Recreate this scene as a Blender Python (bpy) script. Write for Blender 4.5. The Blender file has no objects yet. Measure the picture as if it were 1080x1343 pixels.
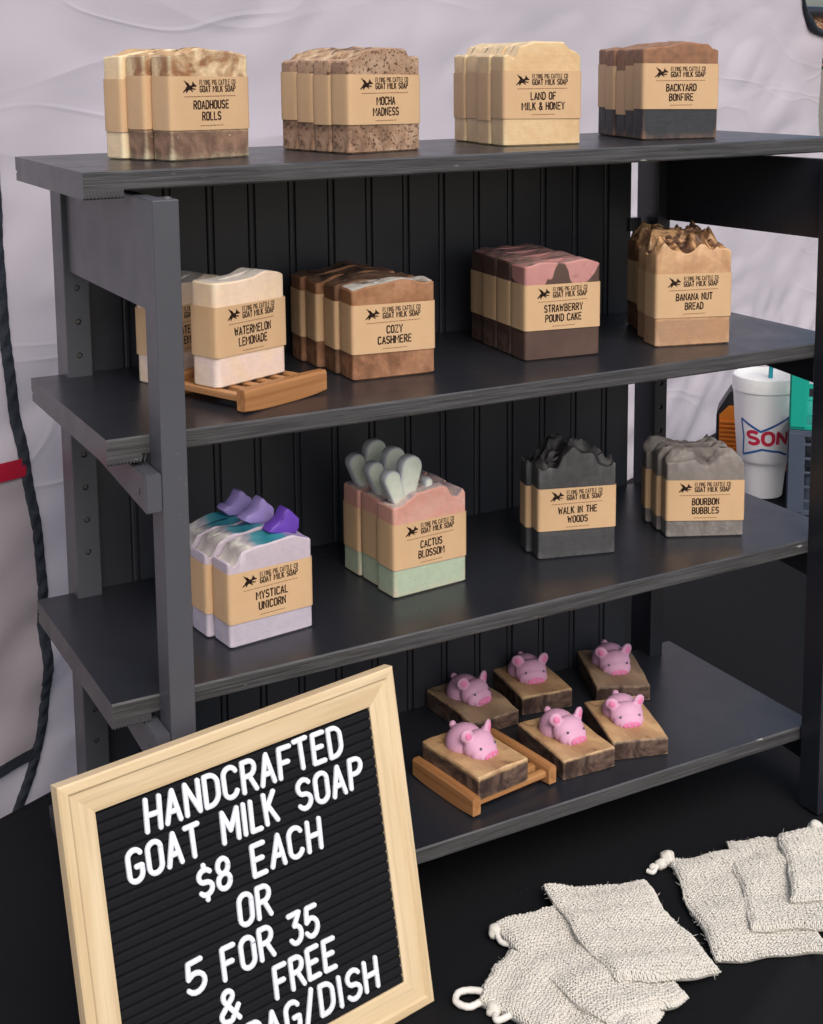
import bpy, bmesh, math, random
import numpy as np
from mathutils import Vector, Matrix, noise

U = 0.24                                   # one shelf depth in metres; drawings below are in these units
TZ = -2.98                                 # table top in shelf units
def W(x, y, z): return Vector((x*U, y*U, (z-TZ)*U+0.74))
def R(d): return math.radians(d)

# ---------------------------------------------------------------- camera
S = bpy.context.scene
col = S.collection
cam = bpy.data.objects.new('camera', bpy.data.cameras.new('camera'))
col.objects.link(cam); S.camera = cam
right = Vector((0.87701845, -0.48037900, -0.0086406))
fwd = Vector((0.47443444, 0.86872396, -0.14223445))
up = Vector((0.07583274, 0.12064284, 0.98979528))
m = Matrix((right, up, -fwd)).transposed().to_4x4()
m.translation = W(-0.6529513, -4.1782043, 0.3240962)
cam.matrix_world = m
cam.data.sensor_fit = 'HORIZONTAL'; cam.data.sensor_width = 36
cam.data.lens = 1778.34/1080*36
cam.data.shift_y = (340.63-671.5)/1080     # the photograph is cropped from a taller frame
cam.data.clip_start = 0.05; cam.data.clip_end = 500

# ---------------------------------------------------------------- light
SUN_EL, SUN_AZ = R(48), R(187)              # azimuth clockwise from +Y
world = bpy.data.worlds.new('World'); S.world = world; world.use_nodes = True
nt = world.node_tree
sky = nt.nodes.new('ShaderNodeTexSky'); sky.sky_type = 'NISHITA'; sky.sun_disc = False
sky.sun_elevation = SUN_EL; sky.sun_rotation = SUN_AZ
sky.air_density = 1.0; sky.dust_density = 4.0; sky.ozone_density = 1.0
nt.links.new(sky.outputs[0], nt.nodes['Background'].inputs[0])
nt.nodes['Background'].inputs[1].default_value = 0.15
sl = bpy.data.lights.new('sun', 'SUN'); sl.energy = 1.35; sl.angle = R(35); sl.color = (1, 0.97, 0.93)
sun = bpy.data.objects.new('sun', sl); col.objects.link(sun)
sd = Vector((math.sin(SUN_AZ)*math.cos(SUN_EL), math.cos(SUN_AZ)*math.cos(SUN_EL), math.sin(SUN_EL)))
sun.rotation_euler = sd.to_track_quat('Z', 'Y').to_euler()
S.view_settings.view_transform = 'Standard'; S.view_settings.look = 'None'
S.view_settings.exposure = 0.10; S.view_settings.gamma = 1.0

# ---------------------------------------------------------------- helpers
def lin(r, g, b, k=1.0):
    f = lambda c: (c/12.92 if c <= .04045 else ((c+.055)/1.055)**2.4)
    return (f(r/255)*k, f(g/255)*k, f(b/255)*k, 1)

def link(name, me, mat=None, parent=None):
    o = bpy.data.objects.new(name, me); col.objects.link(o)
    if mat:
        for mm in (mat if isinstance(mat, (list, tuple)) else [mat]): me.materials.append(mm)
    if parent: o.parent = parent
    return o
def thing(name, label, cat, loc=(0, 0, 0), rz=0, group=None):
    o = bpy.data.objects.new(name, None); col.objects.link(o)
    o.location = loc; o.rotation_euler = (0, 0, rz); o.empty_display_size = .02
    o['label'] = label; o['category'] = cat
    if group: o['group'] = group
    return o
def mesh_np(name, V, F, smooth=False):
    me = bpy.data.meshes.new(name)
    V = np.asarray(V, np.float32); F = np.asarray(F, np.int32)
    me.vertices.add(len(V)); me.vertices.foreach_set('co', V.ravel())
    k = F.shape[1]
    me.loops.add(F.size); me.loops.foreach_set('vertex_index', F.ravel())
    me.polygons.add(len(F)); me.polygons.foreach_set('loop_start', np.arange(0, F.size, k, dtype=np.int32))
    me.update(calc_edges=True)
    if smooth: me.polygons.foreach_set('use_smooth', np.ones(len(F), bool))
    return me
def bm_mesh(bm, name, smooth_angle=None):
    bmesh.ops.recalc_face_normals(bm, faces=bm.faces[:])
    me = bpy.data.meshes.new(name); bm.to_mesh(me); bm.free()
    if smooth_angle is not None:
        for p in me.polygons: p.use_smooth = True
        me.set_sharp_from_angle(angle=R(smooth_angle))
    return me
def add_box(bm, x0, x1, y0, y1, z0, z1, bevel=0.0, T=None, mi=0):
    vs = [bm.verts.new((x, y, z)) for x in (x0, x1) for y in (y0, y1) for z in (z0, z1)]
    fs = [bm.faces.new([vs[i] for i in q]) for q in ((0,1,3,2),(4,6,7,5),(0,4,5,1),(2,3,7,6),(0,2,6,4),(1,5,7,3))]
    for f in fs: f.material_index = mi
    if T is not None:
        for v in vs: v.co = T @ v.co
    if bevel:
        es = list({e for f in fs for e in f.edges})
        bmesh.ops.bevel(bm, geom=es, offset=bevel, segments=2, profile=.5, affect='EDGES')
def wbox(x0, x1, y0, y1, z0, z1, bevel=.0008, bm=None):
    bm = bm or bmesh.new()
    a = W(x0, y0, z0); b = W(x1, y1, z1)
    add_box(bm, a.x, b.x, a.y, b.y, a.z, b.z, bevel)
    return bm
def add_tube(bm, pts, r, seg=8, cap=True, radii=None):
    pts = [Vector(p) for p in pts]; n = len(pts); rings = []
    nrm = None
    for i, p in enumerate(pts):
        t = (pts[min(i+1, n-1)]-pts[max(i-1, 0)]).normalized()
        if nrm is None:
            nrm = t.orthogonal().normalized()
        else:
            nrm = (nrm - t*nrm.dot(t)).normalized()
        b = t.cross(nrm); rr = radii[i] if radii else r
        rings.append([bm.verts.new(p+(nrm*math.cos(2*math.pi*k/seg)+b*math.sin(2*math.pi*k/seg))*rr) for k in range(seg)])
    for i in range(n-1):
        for k in range(seg):
            bm.faces.new((rings[i][k], rings[i][(k+1)%seg], rings[i+1][(k+1)%seg], rings[i+1][k]))
    if cap:
        bm.faces.new(rings[0][::-1]); bm.faces.new(rings[-1])
def add_lathe(bm, prof, seg=40, T=None):
    rings = []
    for r, z in prof:
        rings.append([bm.verts.new((r*math.cos(2*math.pi*k/seg), r*math.sin(2*math.pi*k/seg), z)) for k in range(seg)])
    for i in range(len(prof)-1):
        for k in range(seg):
            bm.faces.new((rings[i][k], rings[i][(k+1)%seg], rings[i+1][(k+1)%seg], rings[i+1][k]))
    if T is not None:
        for q in rings:
            for v in q: v.co = T @ v.co
    return rings
def interp(cp, x):
    if x <= cp[0][0]: return cp[0][1]
    for (a, b), (c, d) in zip(cp, cp[1:]):
        if x <= c:
            s = (x-a)/(c-a); s = s*s*(3-2*s)
            return b+(d-b)*s
    return cp[-1][1]
def smooth01(a, b, x):
    t = min(max((x-a)/(b-a), 0), 1); return t*t*(3-2*t)

# ---------------------------------------------------------------- materials
class N:
    """tiny node-tree writer"""
    def __init__(s, name, rough=.5, spec=.5):
        s.m = bpy.data.materials.new(name); s.m.use_nodes = True
        s.t = s.m.node_tree; s.b = s.t.nodes['Principled BSDF']
        s.b.inputs['Roughness'].default_value = rough
        s.b.inputs['Specular IOR Level'].default_value = spec
        s.tc = s.t.nodes.new('ShaderNodeTexCoord')
    def n(s, kind, **kw):
        o = s.t.nodes.new('ShaderNode'+kind)
        for k, v in kw.items(): setattr(o, k, v)
        return o
    def set(s, sock, v):
        if hasattr(v, 'is_output') or isinstance(v, bpy.types.NodeSocket): s.t.links.new(v, sock)
        else: sock.default_value = v
    def mapping(s, scale, src='Object'):
        mp = s.n('Mapping'); s.set(mp.inputs['Vector'], s.tc.outputs[src]); mp.inputs['Scale'].default_value = scale
        return mp.outputs[0]
    def noise(s, scale, detail=3, vec=None, rough=.5, dist=0):
        o = s.n('TexNoise'); s.set(o.inputs['Vector'], vec or s.tc.outputs['Object'])
        o.inputs['Scale'].default_value = scale; o.inputs['Detail'].default_value = detail
        o.inputs['Roughness'].default_value = rough; o.inputs['Distortion'].default_value = dist
        return o.outputs['Fac']
    def voro(s, scale, vec=None, out='Distance'):
        o = s.n('TexVoronoi'); s.set(o.inputs['Vector'], vec or s.tc.outputs['Object']); o.inputs['Scale'].default_value = scale
        return o.outputs[out]
    def ramp(s, fac, stops, interp='LINEAR'):
        o = s.n('ValToRGB'); o.color_ramp.interpolation = interp; s.set(o.inputs[0], fac)
        e = o.color_ramp.elements
        while len(e) < len(stops): e.new(.5)
        for el, (p, c) in zip(e, stops):
            el.position = p; el.color = c if hasattr(c, '__len__') else (c, c, c, 1)
        return o.outputs[0]
    def mix(s, fac, a, b, mode='MIX'):
        o = s.n('Mix', data_type='RGBA', blend_type=mode)
        s.set(o.inputs[0], fac); s.set(o.inputs[6], a); s.set(o.inputs[7], b); return o.outputs[2]
    def math(s, op, a, b=0.0, clamp=False):
        o = s.n('Math', operation=op, use_clamp=clamp); s.set(o.inputs[0], a); s.set(o.inputs[1], b); return o.outputs[0]
    def sep(s, vec=None):
        o = s.n('SeparateXYZ'); s.set(o.inputs[0], vec or s.tc.outputs['Object']); return o.outputs
    def bump(s, h, strength=.3, dist=.001):
        o = s.n('Bump'); o.inputs['Strength'].default_value = strength; o.inputs['Distance'].default_value = dist
        s.set(o.inputs['Height'], h); s.set(s.b.inputs['Normal'], o.outputs[0])
    def color(s, c): s.set(s.b.inputs['Base Color'], c)
    def rough(s, r): s.set(s.b.inputs['Roughness'], r)

def mat_plain(name, c, rough=.5, spec=.5, bump=None, var=.08):
    s = N(name, rough, spec)
    f = s.noise(60, 4)
    s.color(s.mix(f, tuple(x*(1-var) for x in c[:3])+(1,), tuple(min(1, x*(1+var)) for x in c[:3])+(1,)))
    if bump: s.bump(s.noise(bump[0], 4), bump[1], bump[2])
    return s.m

def lint(s, base, scale=160, thr=.035, c=(.45, .43, .42, 1)):
    """sparse specks of lint and chips on the surface"""
    v = s.voro(scale); k = s.ramp(v, [(0, 1), (thr, 1), (thr+.015, 0)])
    g = s.ramp(s.noise(9, 2), [(.56, 0), (.66, 1)])
    return s.mix(s.math('MULTIPLY', k, g), base, c)

def mat_paint(name, c, rough=.36, edge=False):
    s = N(name, rough, .5)
    if edge:                                # plywood edge: painted plies showing as streaks
        v = s.mapping((14, 14, 420))
        f = s.noise(1.0, 5, v, .6)
        c2 = tuple(x*1.75 for x in c[:3])+(1,); c1 = tuple(x*.6 for x in c[:3])+(1,)
        k = s.mix(s.ramp(f, [(.3, 0), (.72, 1)]), c1, c2)
        ch = s.ramp(s.noise(70, 3, s.mapping((.6, .6, 3))), [(.72, 0), (.76, 1)])
        k = s.mix(ch, k, (.30, .29, .28, 1))
        s.color(k); s.bump(f, .6, .0012)
        s.rough(s.ramp(f, [(.3, .3), (.7, .55)]))
    else:
        f = s.noise(22, 5, s.mapping((1, 1, 1)))
        k = s.mix(f, tuple(x*.9 for x in c[:3])+(1,), tuple(x*1.1 for x in c[:3])+(1,))
        s.color(lint(s, k)); s.rough(s.ramp(s.noise(35, 4), [(.3, rough-.04), (.75, rough+.05)]))
        s.bump(s.math('ADD', s.math('MULTIPLY', s.noise(420, 2), .3), s.noise(1, 3, s.mapping((300, 300, 9) if c[0] > .05 else (9, 300, 300)))), .10, .0004)
    return s.m

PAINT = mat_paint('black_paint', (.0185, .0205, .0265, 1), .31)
PAINT_PANEL_LIT = mat_paint('black_paint_panel_lit', (.034, .037, .046, 1), .34)  # same black paint, lightened on the back panel to stand in for light
PAINT_POST_LIT = mat_paint('black_paint_post_lit', (.070, .072, .084, 1), .42)  # left frame's light put into the colour; right frame keeps plain black
EDGE = mat_paint('ply_edge_paint', (.045, .045, .047, 1), .4, True)
HOLE = mat_plain('peg_hole_metal', (.09, .085, .08, 1), .4)

def mat_kraft():
    s = N('kraft_paper', .75, .25)
    f = s.noise(900, 5, s.mapping((1, 1, 1)), .7); g = s.noise(60, 3)
    k = s.mix(f, lin(200, 166, 127), lin(222, 189, 150))
    k = s.mix(s.math('MULTIPLY', g, .5), k, lin(196, 156, 114))
    s.color(k); s.bump(f, .15, .0003); return s.m
KRAFT = mat_kraft()
INK = mat_plain('dark_brown_ink', lin(42, 26, 20), .7, .2)
INK2 = mat_plain('faded_brown_ink', lin(140, 104, 70), .7, .2)

def mat_wood(name, c1, c2, axis=0, scale=55, rough=.45):
    s = N(name, rough, .4)
    sc = [7, 7, 7]; sc2 = [scale]*3; sc2[axis] = 3.0
    f = s.noise(1, 5, s.mapping(sc2), .62, .4); g = s.noise(1, 3, s.mapping([x*6 if i != axis else 9 for i, x in enumerate(sc2)]))
    k = s.mix(s.ramp(f, [(.3, 0), (.7, 1)]), c1, c2)
    k = s.mix(s.math('MULTIPLY', s.ramp(g, [(.5, 0), (.75, 1)]), .35), k, tuple(x*.6 for x in c1[:3])+(1,))
    s.color(k); s.bump(f, .15, .0006); return s.m
PINE_X = mat_wood('pine_frame', lin(206, 179, 138), lin(229, 208, 172), 0, 45)
PINE_Z = mat_wood('pine_frame_upright', lin(206, 179, 138), lin(229, 208, 172), 2, 45)
BAMBOO = mat_wood('bamboo_rail', lin(146, 96, 56), lin(190, 138, 90), 0, 120, .4)
BAMBOO_Y = mat_wood('bamboo_slat', lin(146, 96, 56), lin(194, 144, 96), 1, 120, .4)

# ---------------------------------------------------------------- ground
def mat_ground():
    s = N('trodden_ground', .9, .2)
    f = s.noise(3, 6); g = s.noise(80, 4)
    s.color(s.mix(f, s.mix(g, (.14, .125, .095, 1), (.22, .20, .155, 1)), (.27, .24, .20, 1))); s.bump(g, .6, .02); return s.m
bm = bmesh.new()
q = [bm.verts.new((x, y, 0)) for x, y in ((-200, -200), (200, -200), (200, 200), (-200, 200))]; bm.faces.new(q)
g = link('ground', bm_mesh(bm, 'ground'), mat_ground()); g['kind'] = 'structure'

# ---------------------------------------------------------------- table with black cloth
WYAW = R(25.102)
WD = Vector((math.cos(WYAW), math.sin(WYAW), 0)); WN = Vector((-math.sin(WYAW), math.cos(WYAW), 0))
WP = Vector((.38954607, 1.70233321, 0))     # tent wall line, shelf units
def WW(s, z, off=0.0):
    p = WP + WD*s + WN*off
    return W(p.x, p.y, z)
def mat_cloth():
    s = N('black_tablecloth', .8, .25)
    f = s.noise(700, 3); g = s.noise(5, 3)
    k = s.mix(f, (.0045, .0047, .0058, 1), (.0085, .0088, .0105, 1))
    s.color(lint(s, k, 120, .03, (.35, .34, .33, 1)))
    s.b.inputs['Specular IOR Level'].default_value = .15
    s.bump(s.math('ADD', s.math('MULTIPLY', f, .15), g), .25, .004); return s.m
CLOTH = mat_cloth()
def build_table():
    t = thing('display_table', 'long table under a floor-length black tablecloth that carries the whole soap display', 'table', WW(4.2, TZ-3.08, -1.6), 0)
    loc = t.location.copy()
    nx, ny = 150, 46; s0, s1, d = -1.5, 9.9, 3.25
    V = []; idx = {}
    drop = 2.9
    def pt(i, j):
        s = s0+(s1-s0)*i/nx; o = -.06-d*j/ny
        z = TZ - .004 + .004*noise.noise(Vector((s*1.3, o*1.3, 2)))
        return WW(s, z, o)-loc
    for j in range(ny+1):
        for i in range(nx+1): V.append(pt(i, j))
    F = [(j*(nx+1)+i, j*(nx+1)+i+1, (j+1)*(nx+1)+i+1, (j+1)*(nx+1)+i) for j in range(ny) for i in range(nx)]
    # hanging skirt round the four sides
    per = [(i, 0) for i in range(nx)]+[(nx, j) for j in range(ny)]+[(i, ny) for i in range(nx, 0, -1)]+[(0, j) for j in range(ny, 0, -1)]
    rows = 9; base = len(V); M = len(per); c = WW((s0+s1)/2, TZ, -.06-d/2)-loc
    for k in range(1, rows+1):
        f = k/rows
        for a, (i, j) in enumerate(per):
            p = pt(i, j)
            nrm = Vector((0, 0, 0))
            if j == 0: nrm += WN
            if j == ny: nrm -= WN
            if i == nx: nrm += WD
            if i == 0: nrm -= WD
            if j == 0: out = .004 + .002*f
            else: out = .006+f*(.03+.022*math.sin(a*.55)+.01*noise.noise(Vector((a*.2, f, 0))))
            V.append(p+nrm.normalized()*out+Vector((0, 0, -drop*U*f)))
    per_i = [j*(nx+1)+i for i, j in per]
    for k in range(rows):
        for a in range(M):
            b = (a+1) % M
            A = per_i[a] if k == 0 else base+(k-1)*M+a; B = per_i[b] if k == 0 else base+(k-1)*M+b
            F.append((A, base+k*M+a, base+k*M+b, B))
    link('tablecloth', mesh_np('tablecloth', V, F, True), CLOTH, t)
    lg = bmesh.new()
    for s in (s0+.4, (s0+s1)/2, s1-.4):
        for o in (-.5, -d+.35):
            lb = bmesh.new(); p = WW(s, TZ-.05, o)-loc
            add_tube(lb, [p, Vector((p.x, p.y, -loc.z))], .015, 10)
            link('leg', bm_mesh(lb, 'leg', 40), HOLE, t)
    lg.free()
build_table()

# ---------------------------------------------------------------- tent wall
def mat_tent():
    s = N('tent_fabric', .7, .3)
    v = s.mapping((1.0, 1.0, 2.2)); r = s.n('Mapping'); s.set(r.inputs['Vector'], s.tc.outputs['Object']); r.inputs['Rotation'].default_value = (0, R(38), R(10)); r.inputs['Scale'].default_value = (1.2, 1.2, 5)
    a = s.noise(2.2, 2, r.outputs[0], .45, .3); b = s.noise(900, 2)
    c = s.noise(1.4, 4, v)
    h = s.math('ADD', a, s.math('MULTIPLY', b, .01))
    s.color(s.mix(c, lin(206, 198, 207), lin(216, 207, 215))); hs = s.math('MULTIPLY', h, .5)
    for ang, sc, st, sd_ in ((38, 1.5, 3.2, .014), (-24, 1.1, 2.6, .010), (62, 2.3, 2.0, .012)):
        r2 = s.n('Mapping'); s.set(r2.inputs['Vector'], s.tc.outputs['Object']); r2.inputs['Rotation'].default_value = (R(9), R(ang), R(10)); r2.inputs['Scale'].default_value = (1, 1, st)
        cr = s.n('Math', operation='ABSOLUTE'); s.set(cr.inputs[0], s.math('SUBTRACT', s.noise(sc, 1.5, r2.outputs[0], .4, .15), .5))
        line = s.math('MULTIPLY', s.ramp(cr.outputs[0], [(0, 1), (sd_, .25), (sd_*3, 0)]), s.ramp(s.noise(2.5, 2), [(.45, 0), (.62, 1)]))
        hs = s.math('ADD', hs, s.math('MULTIPLY', line, .16))
    s.bump(hs, .28, .02)
    tr = s.n('BsdfTranslucent'); s.set(tr.inputs[0], (.80, .76, .82, 1)); mx = s.n('MixShader'); mx.inputs[0].default_value = .22
    s.t.links.new(s.b.outputs[0], mx.inputs[1]); s.t.links.new(tr.outputs[0], mx.inputs[2])
    s.t.links.new(mx.outputs[0], s.t.nodes['Material Output'].inputs[0])
    return s.m
TENT = mat_tent()
BRAID = None
def mat_braid(name, c):
    s = N(name, .75, .3); f = s.noise(260, 4); s.color(s.mix(f, tuple(x*.5 for x in c[:3])+(1,), tuple(x*1.6 for x in c[:3])+(1,))); s.bump(f, .5, .002); return s.m
BRAID = mat_braid('dark_blue_binding', (.022, .027, .038, 1))
GREYMESH = mat_braid('grey_window_mesh', (.27, .24, .275, 1))
def mat_greymesh():
    s = N('grey_window_mesh', .8, .2)
    a = s.noise(5, 2, s.mapping((1, 1, 2)), .5, .4); b = s.noise(1100, 2)
    s.color(s.mix(b, (.33, .295, .325, 1), (.42, .375, .41, 1))); s.bump(a, .35, .02); return s.m
GREYMESH = mat_greymesh()
RED = mat_plain('red_webbing', lin(165, 22, 50), .7, .3, (500, .2, .0005))
ZIP = [(.16, 1.2), (.17, .6), (.185, .292), (.20, -.138), (.20, -.462), (.207, -.8), (.222, -1.043), (.262, -1.328), (.297, -1.583), (.333, -1.844), (.343, -2.103), (.344, -2.398), (.322, -2.614), (.256, -2.848), (.168, -3.033), (.05, -3.25), (-.15, -3.5)]
EDGE_R = [(9.45, 1.6), (9.62, 1.1), (9.717, .92), (9.809, .819), (9.947, .703), (10.081, .646), (10.35, .596), (10.365, .466), (10.372, .172), (10.37, -.216), (10.5, -.6), (10.6, -1.2), (10.6, -6)]
def crv(pts, n=8):
    out = []
    for i in range(len(pts)-1):
        p0 = pts[max(i-1, 0)]; p1 = pts[i]; p2 = pts[i+1]; p3 = pts[min(i+2, len(pts)-1)]
        for k in range(n):
            t = k/n
            out.append(tuple(.5*((2*b)+(c-a)*t+(2*a-5*b+4*c-d)*t*t+(-a+3*b-3*c+d)*t**3) for a, b, c, d in zip(p0, p1, p2, p3)))
    return out+[pts[-1]]
def wrinkle(s, z):
    a = noise.noise(Vector((s*.5+z*.35, z*.9-s*.25, 1)))*.05
    b = noise.noise(Vector((s*1.1+z*1.4, z*2.6-s*1.2, 5)))*.018
    c = abs(noise.noise(Vector((s*.8+z*1.0, (z-s*.55)*2.2, 9))))*-.03
    low = smooth01(-1.2, -2.6, z)*noise.noise(Vector((s*2.2+z*2.0, z*4-s*2.5, 12)))*.035
    return a+b+c+low
def wall_off(s, z): return .03+wrinkle(s, z)
def build_tent():
    t = thing('tent_wall', 'pale lilac white tent side wall hanging behind the shelves, with a dark zip and grey window at its left', 'tent', WW(4, -6.06, 0))
    loc = t.location.copy()
    er = crv(EDGE_R, 6); zs = np.array([p[1] for p in er])[::-1]; ss = np.array([p[0] for p in er])[::-1]
    nz, ns = 230, 240; zt, zb = 1.6, -5.9
    V = []
    for j in range(nz+1):
        z = zb+(zt-zb)*j/nz; smax = float(np.interp(z, zs, ss))
        for i in range(ns+1):
            s = -2.5+(smax+2.5)*i/ns
            V.append(WW(s, z, wall_off(s, z))-loc)
    F = [(j*(ns+1)+i, j*(ns+1)+i+1, (j+1)*(ns+1)+i+1, (j+1)*(ns+1)+i) for j in range(nz) for i in range(ns)]
    link('wall_fabric', mesh_np('wall_fabric', V, F, True), TENT, t)
    def sheet(name, fn, mat, off, n0=40, n1=40):
        V = []
        for a in range(n0+1):
            for b in range(n1+1):
                s, z = fn(a/n0, b/n1); V.append(WW(s, z, wall_off(s, z)-off)-loc)
        F = [(a*(n1+1)+b, a*(n1+1)+b+1, (a+1)*(n1+1)+b+1, (a+1)*(n1+1)+b) for a in range(n0) for b in range(n1)]
        link(name, mesh_np(name, V, F, True), mat, t)
    zc = crv(ZIP, 6); zz = np.array([p[1] for p in zc])[::-1]; zsx = np.array([p[0] for p in zc])[::-1]
    zx = lambda z: float(np.interp(z, zz, zsx))
    sheet('grey_window', lambda a, b: ((zx(-1.485+(-2.80+1.485)*b)-.01)*(a)+(-2.3)*(1-a), -1.485+(-2.80+1.485)*b), GREYMESH, .014)
    sheet('red_band', lambda a, b: ((zx(-1.45)-.005)*a-2.3*(1-a), -1.402-.086*b+.01*math.sin(a*9)), RED, .022, 40, 4)
    sheet('hem_band', lambda a, b: ((zx(-2.80)-.01)*a-2.3*(1-a), -2.775-.058*b), BRAID, .022, 40, 4)
    # zip binding: a gathered strip, thick enough to have its own edge
    bm = bmesh.new(); rows = []
    pts = crv(ZIP, 14)
    for i, (s, z) in enumerate(pts):
        a = pts[max(i-1, 0)]; b = pts[min(i+1, len(pts)-1)]
        tx, tz = b[0]-a[0], b[1]-a[1]; L = math.hypot(tx, tz); nx_, nz_ = -tz/L, tx/L
        hw = .030+.0015*math.sin(i*1.7)
        row = []
        for k in range(7):
            f = k/6*2-1
            h = .012+.012*math.sqrt(max(0, 1-f*f))*(1+.45*math.sin(i*1.25+f*2.2)+.5*noise.noise(Vector((i*.45, f, 3))))
            row.append(bm.verts.new(WW(s+nx_*hw*f, z+nz_*hw*f, wall_off(s, z)-h)-loc))
        rows.append(row)
    for a, b in zip(rows, rows[1:]):
        for k in range(6): bm.faces.new((a[k], a[k+1], b[k+1], b[k]))
    link('zip_binding', bm_mesh(bm, 'zip_binding', 60), BRAID, t)
    bm = bmesh.new()
    ee = [(s, z) for s, z in crv(EDGE_R[:7], 8)]
    add_tube(bm, [WW(s+.01, z, wall_off(s, z)-.02)-loc for s, z in ee], .012, 8, True,
             [U*(.016+.032*math.exp(-((z-.7)/.12)**2)) for s, z in ee])
    link('edge_binding', bm_mesh(bm, 'edge_binding', 60), BRAID, t)
build_tent()

# tan shaggy bundle beyond the tent edge, top right; its shape is a guess
def build_bundle():
    p = WW(10.62, .80, .9)
    t = thing('shaggy_tuft', 'shaggy tan tuft under a black rim, glimpsed past the tent edge', 'tuft', p)
    rnd = random.Random(4); bm = bmesh.new()
    def P(th, f):
        r = .20*math.sqrt(max(0.0, 1-f*f*.92))
        return Vector((r*math.cos(th), r*math.sin(th), -.16*f))
    rings = [[bm.verts.new(P(2*math.pi*k/28, j/8)) for k in range(28)] for j in range(9)]
    for j in range(8):
        for k in range(28): bm.faces.new((rings[j][k], rings[j][(k+1) % 28], rings[j+1][(k+1) % 28], rings[j+1][k]))
    bm.faces.new(rings[-1])
    for _ in range(1500):
        th = rnd.random()*2*math.pi; f = rnd.random()
        a = P(th, f); o = Vector((math.cos(th), math.sin(th), -.2)).normalized()
        b = a+o*rnd.uniform(.008, .022)+Vector((rnd.uniform(-.02, .02), rnd.uniform(-.02, .02), rnd.uniform(-.025, .012)))
        side = Vector((rnd.uniform(-1, 1), rnd.uniform(-1, 1), rnd.uniform(-1, 1))).normalized()*.0028
        bm.faces.new([bm.verts.new(v) for v in (a-side, a+side, b+side*.5, b-side*.5)])
    s = N('tan_fibre', .9, .2); f = s.noise(45, 5)
    s.color(s.mix(s.ramp(f, [(.3, 0), (.7, 1)]), lin(96, 66, 48), lin(212, 172, 138)))
    link('tan_strands', bm_mesh(bm, 'tan_strands'), s.m, t)
    bm = bmesh.new()
    add_tube(bm, [(.207*math.cos(a*math.pi/24), .207*math.sin(a*math.pi/24), .006) for a in range(49)], .014, 8, False)
    link('rim', bm_mesh(bm, 'rim', 60), HOLE if False else PAINT, t)
    bm = bmesh.new()
    for k in range(3):
        a = k*2*math.pi/3+.5
        add_tube(bm, [(.207*math.cos(a), .207*math.sin(a), .006), (0, 0, .5)], .003, 6)
    link('thin_rod', bm_mesh(bm, 'thin_rod', 60), PAINT, t)
build_bundle()

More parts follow.
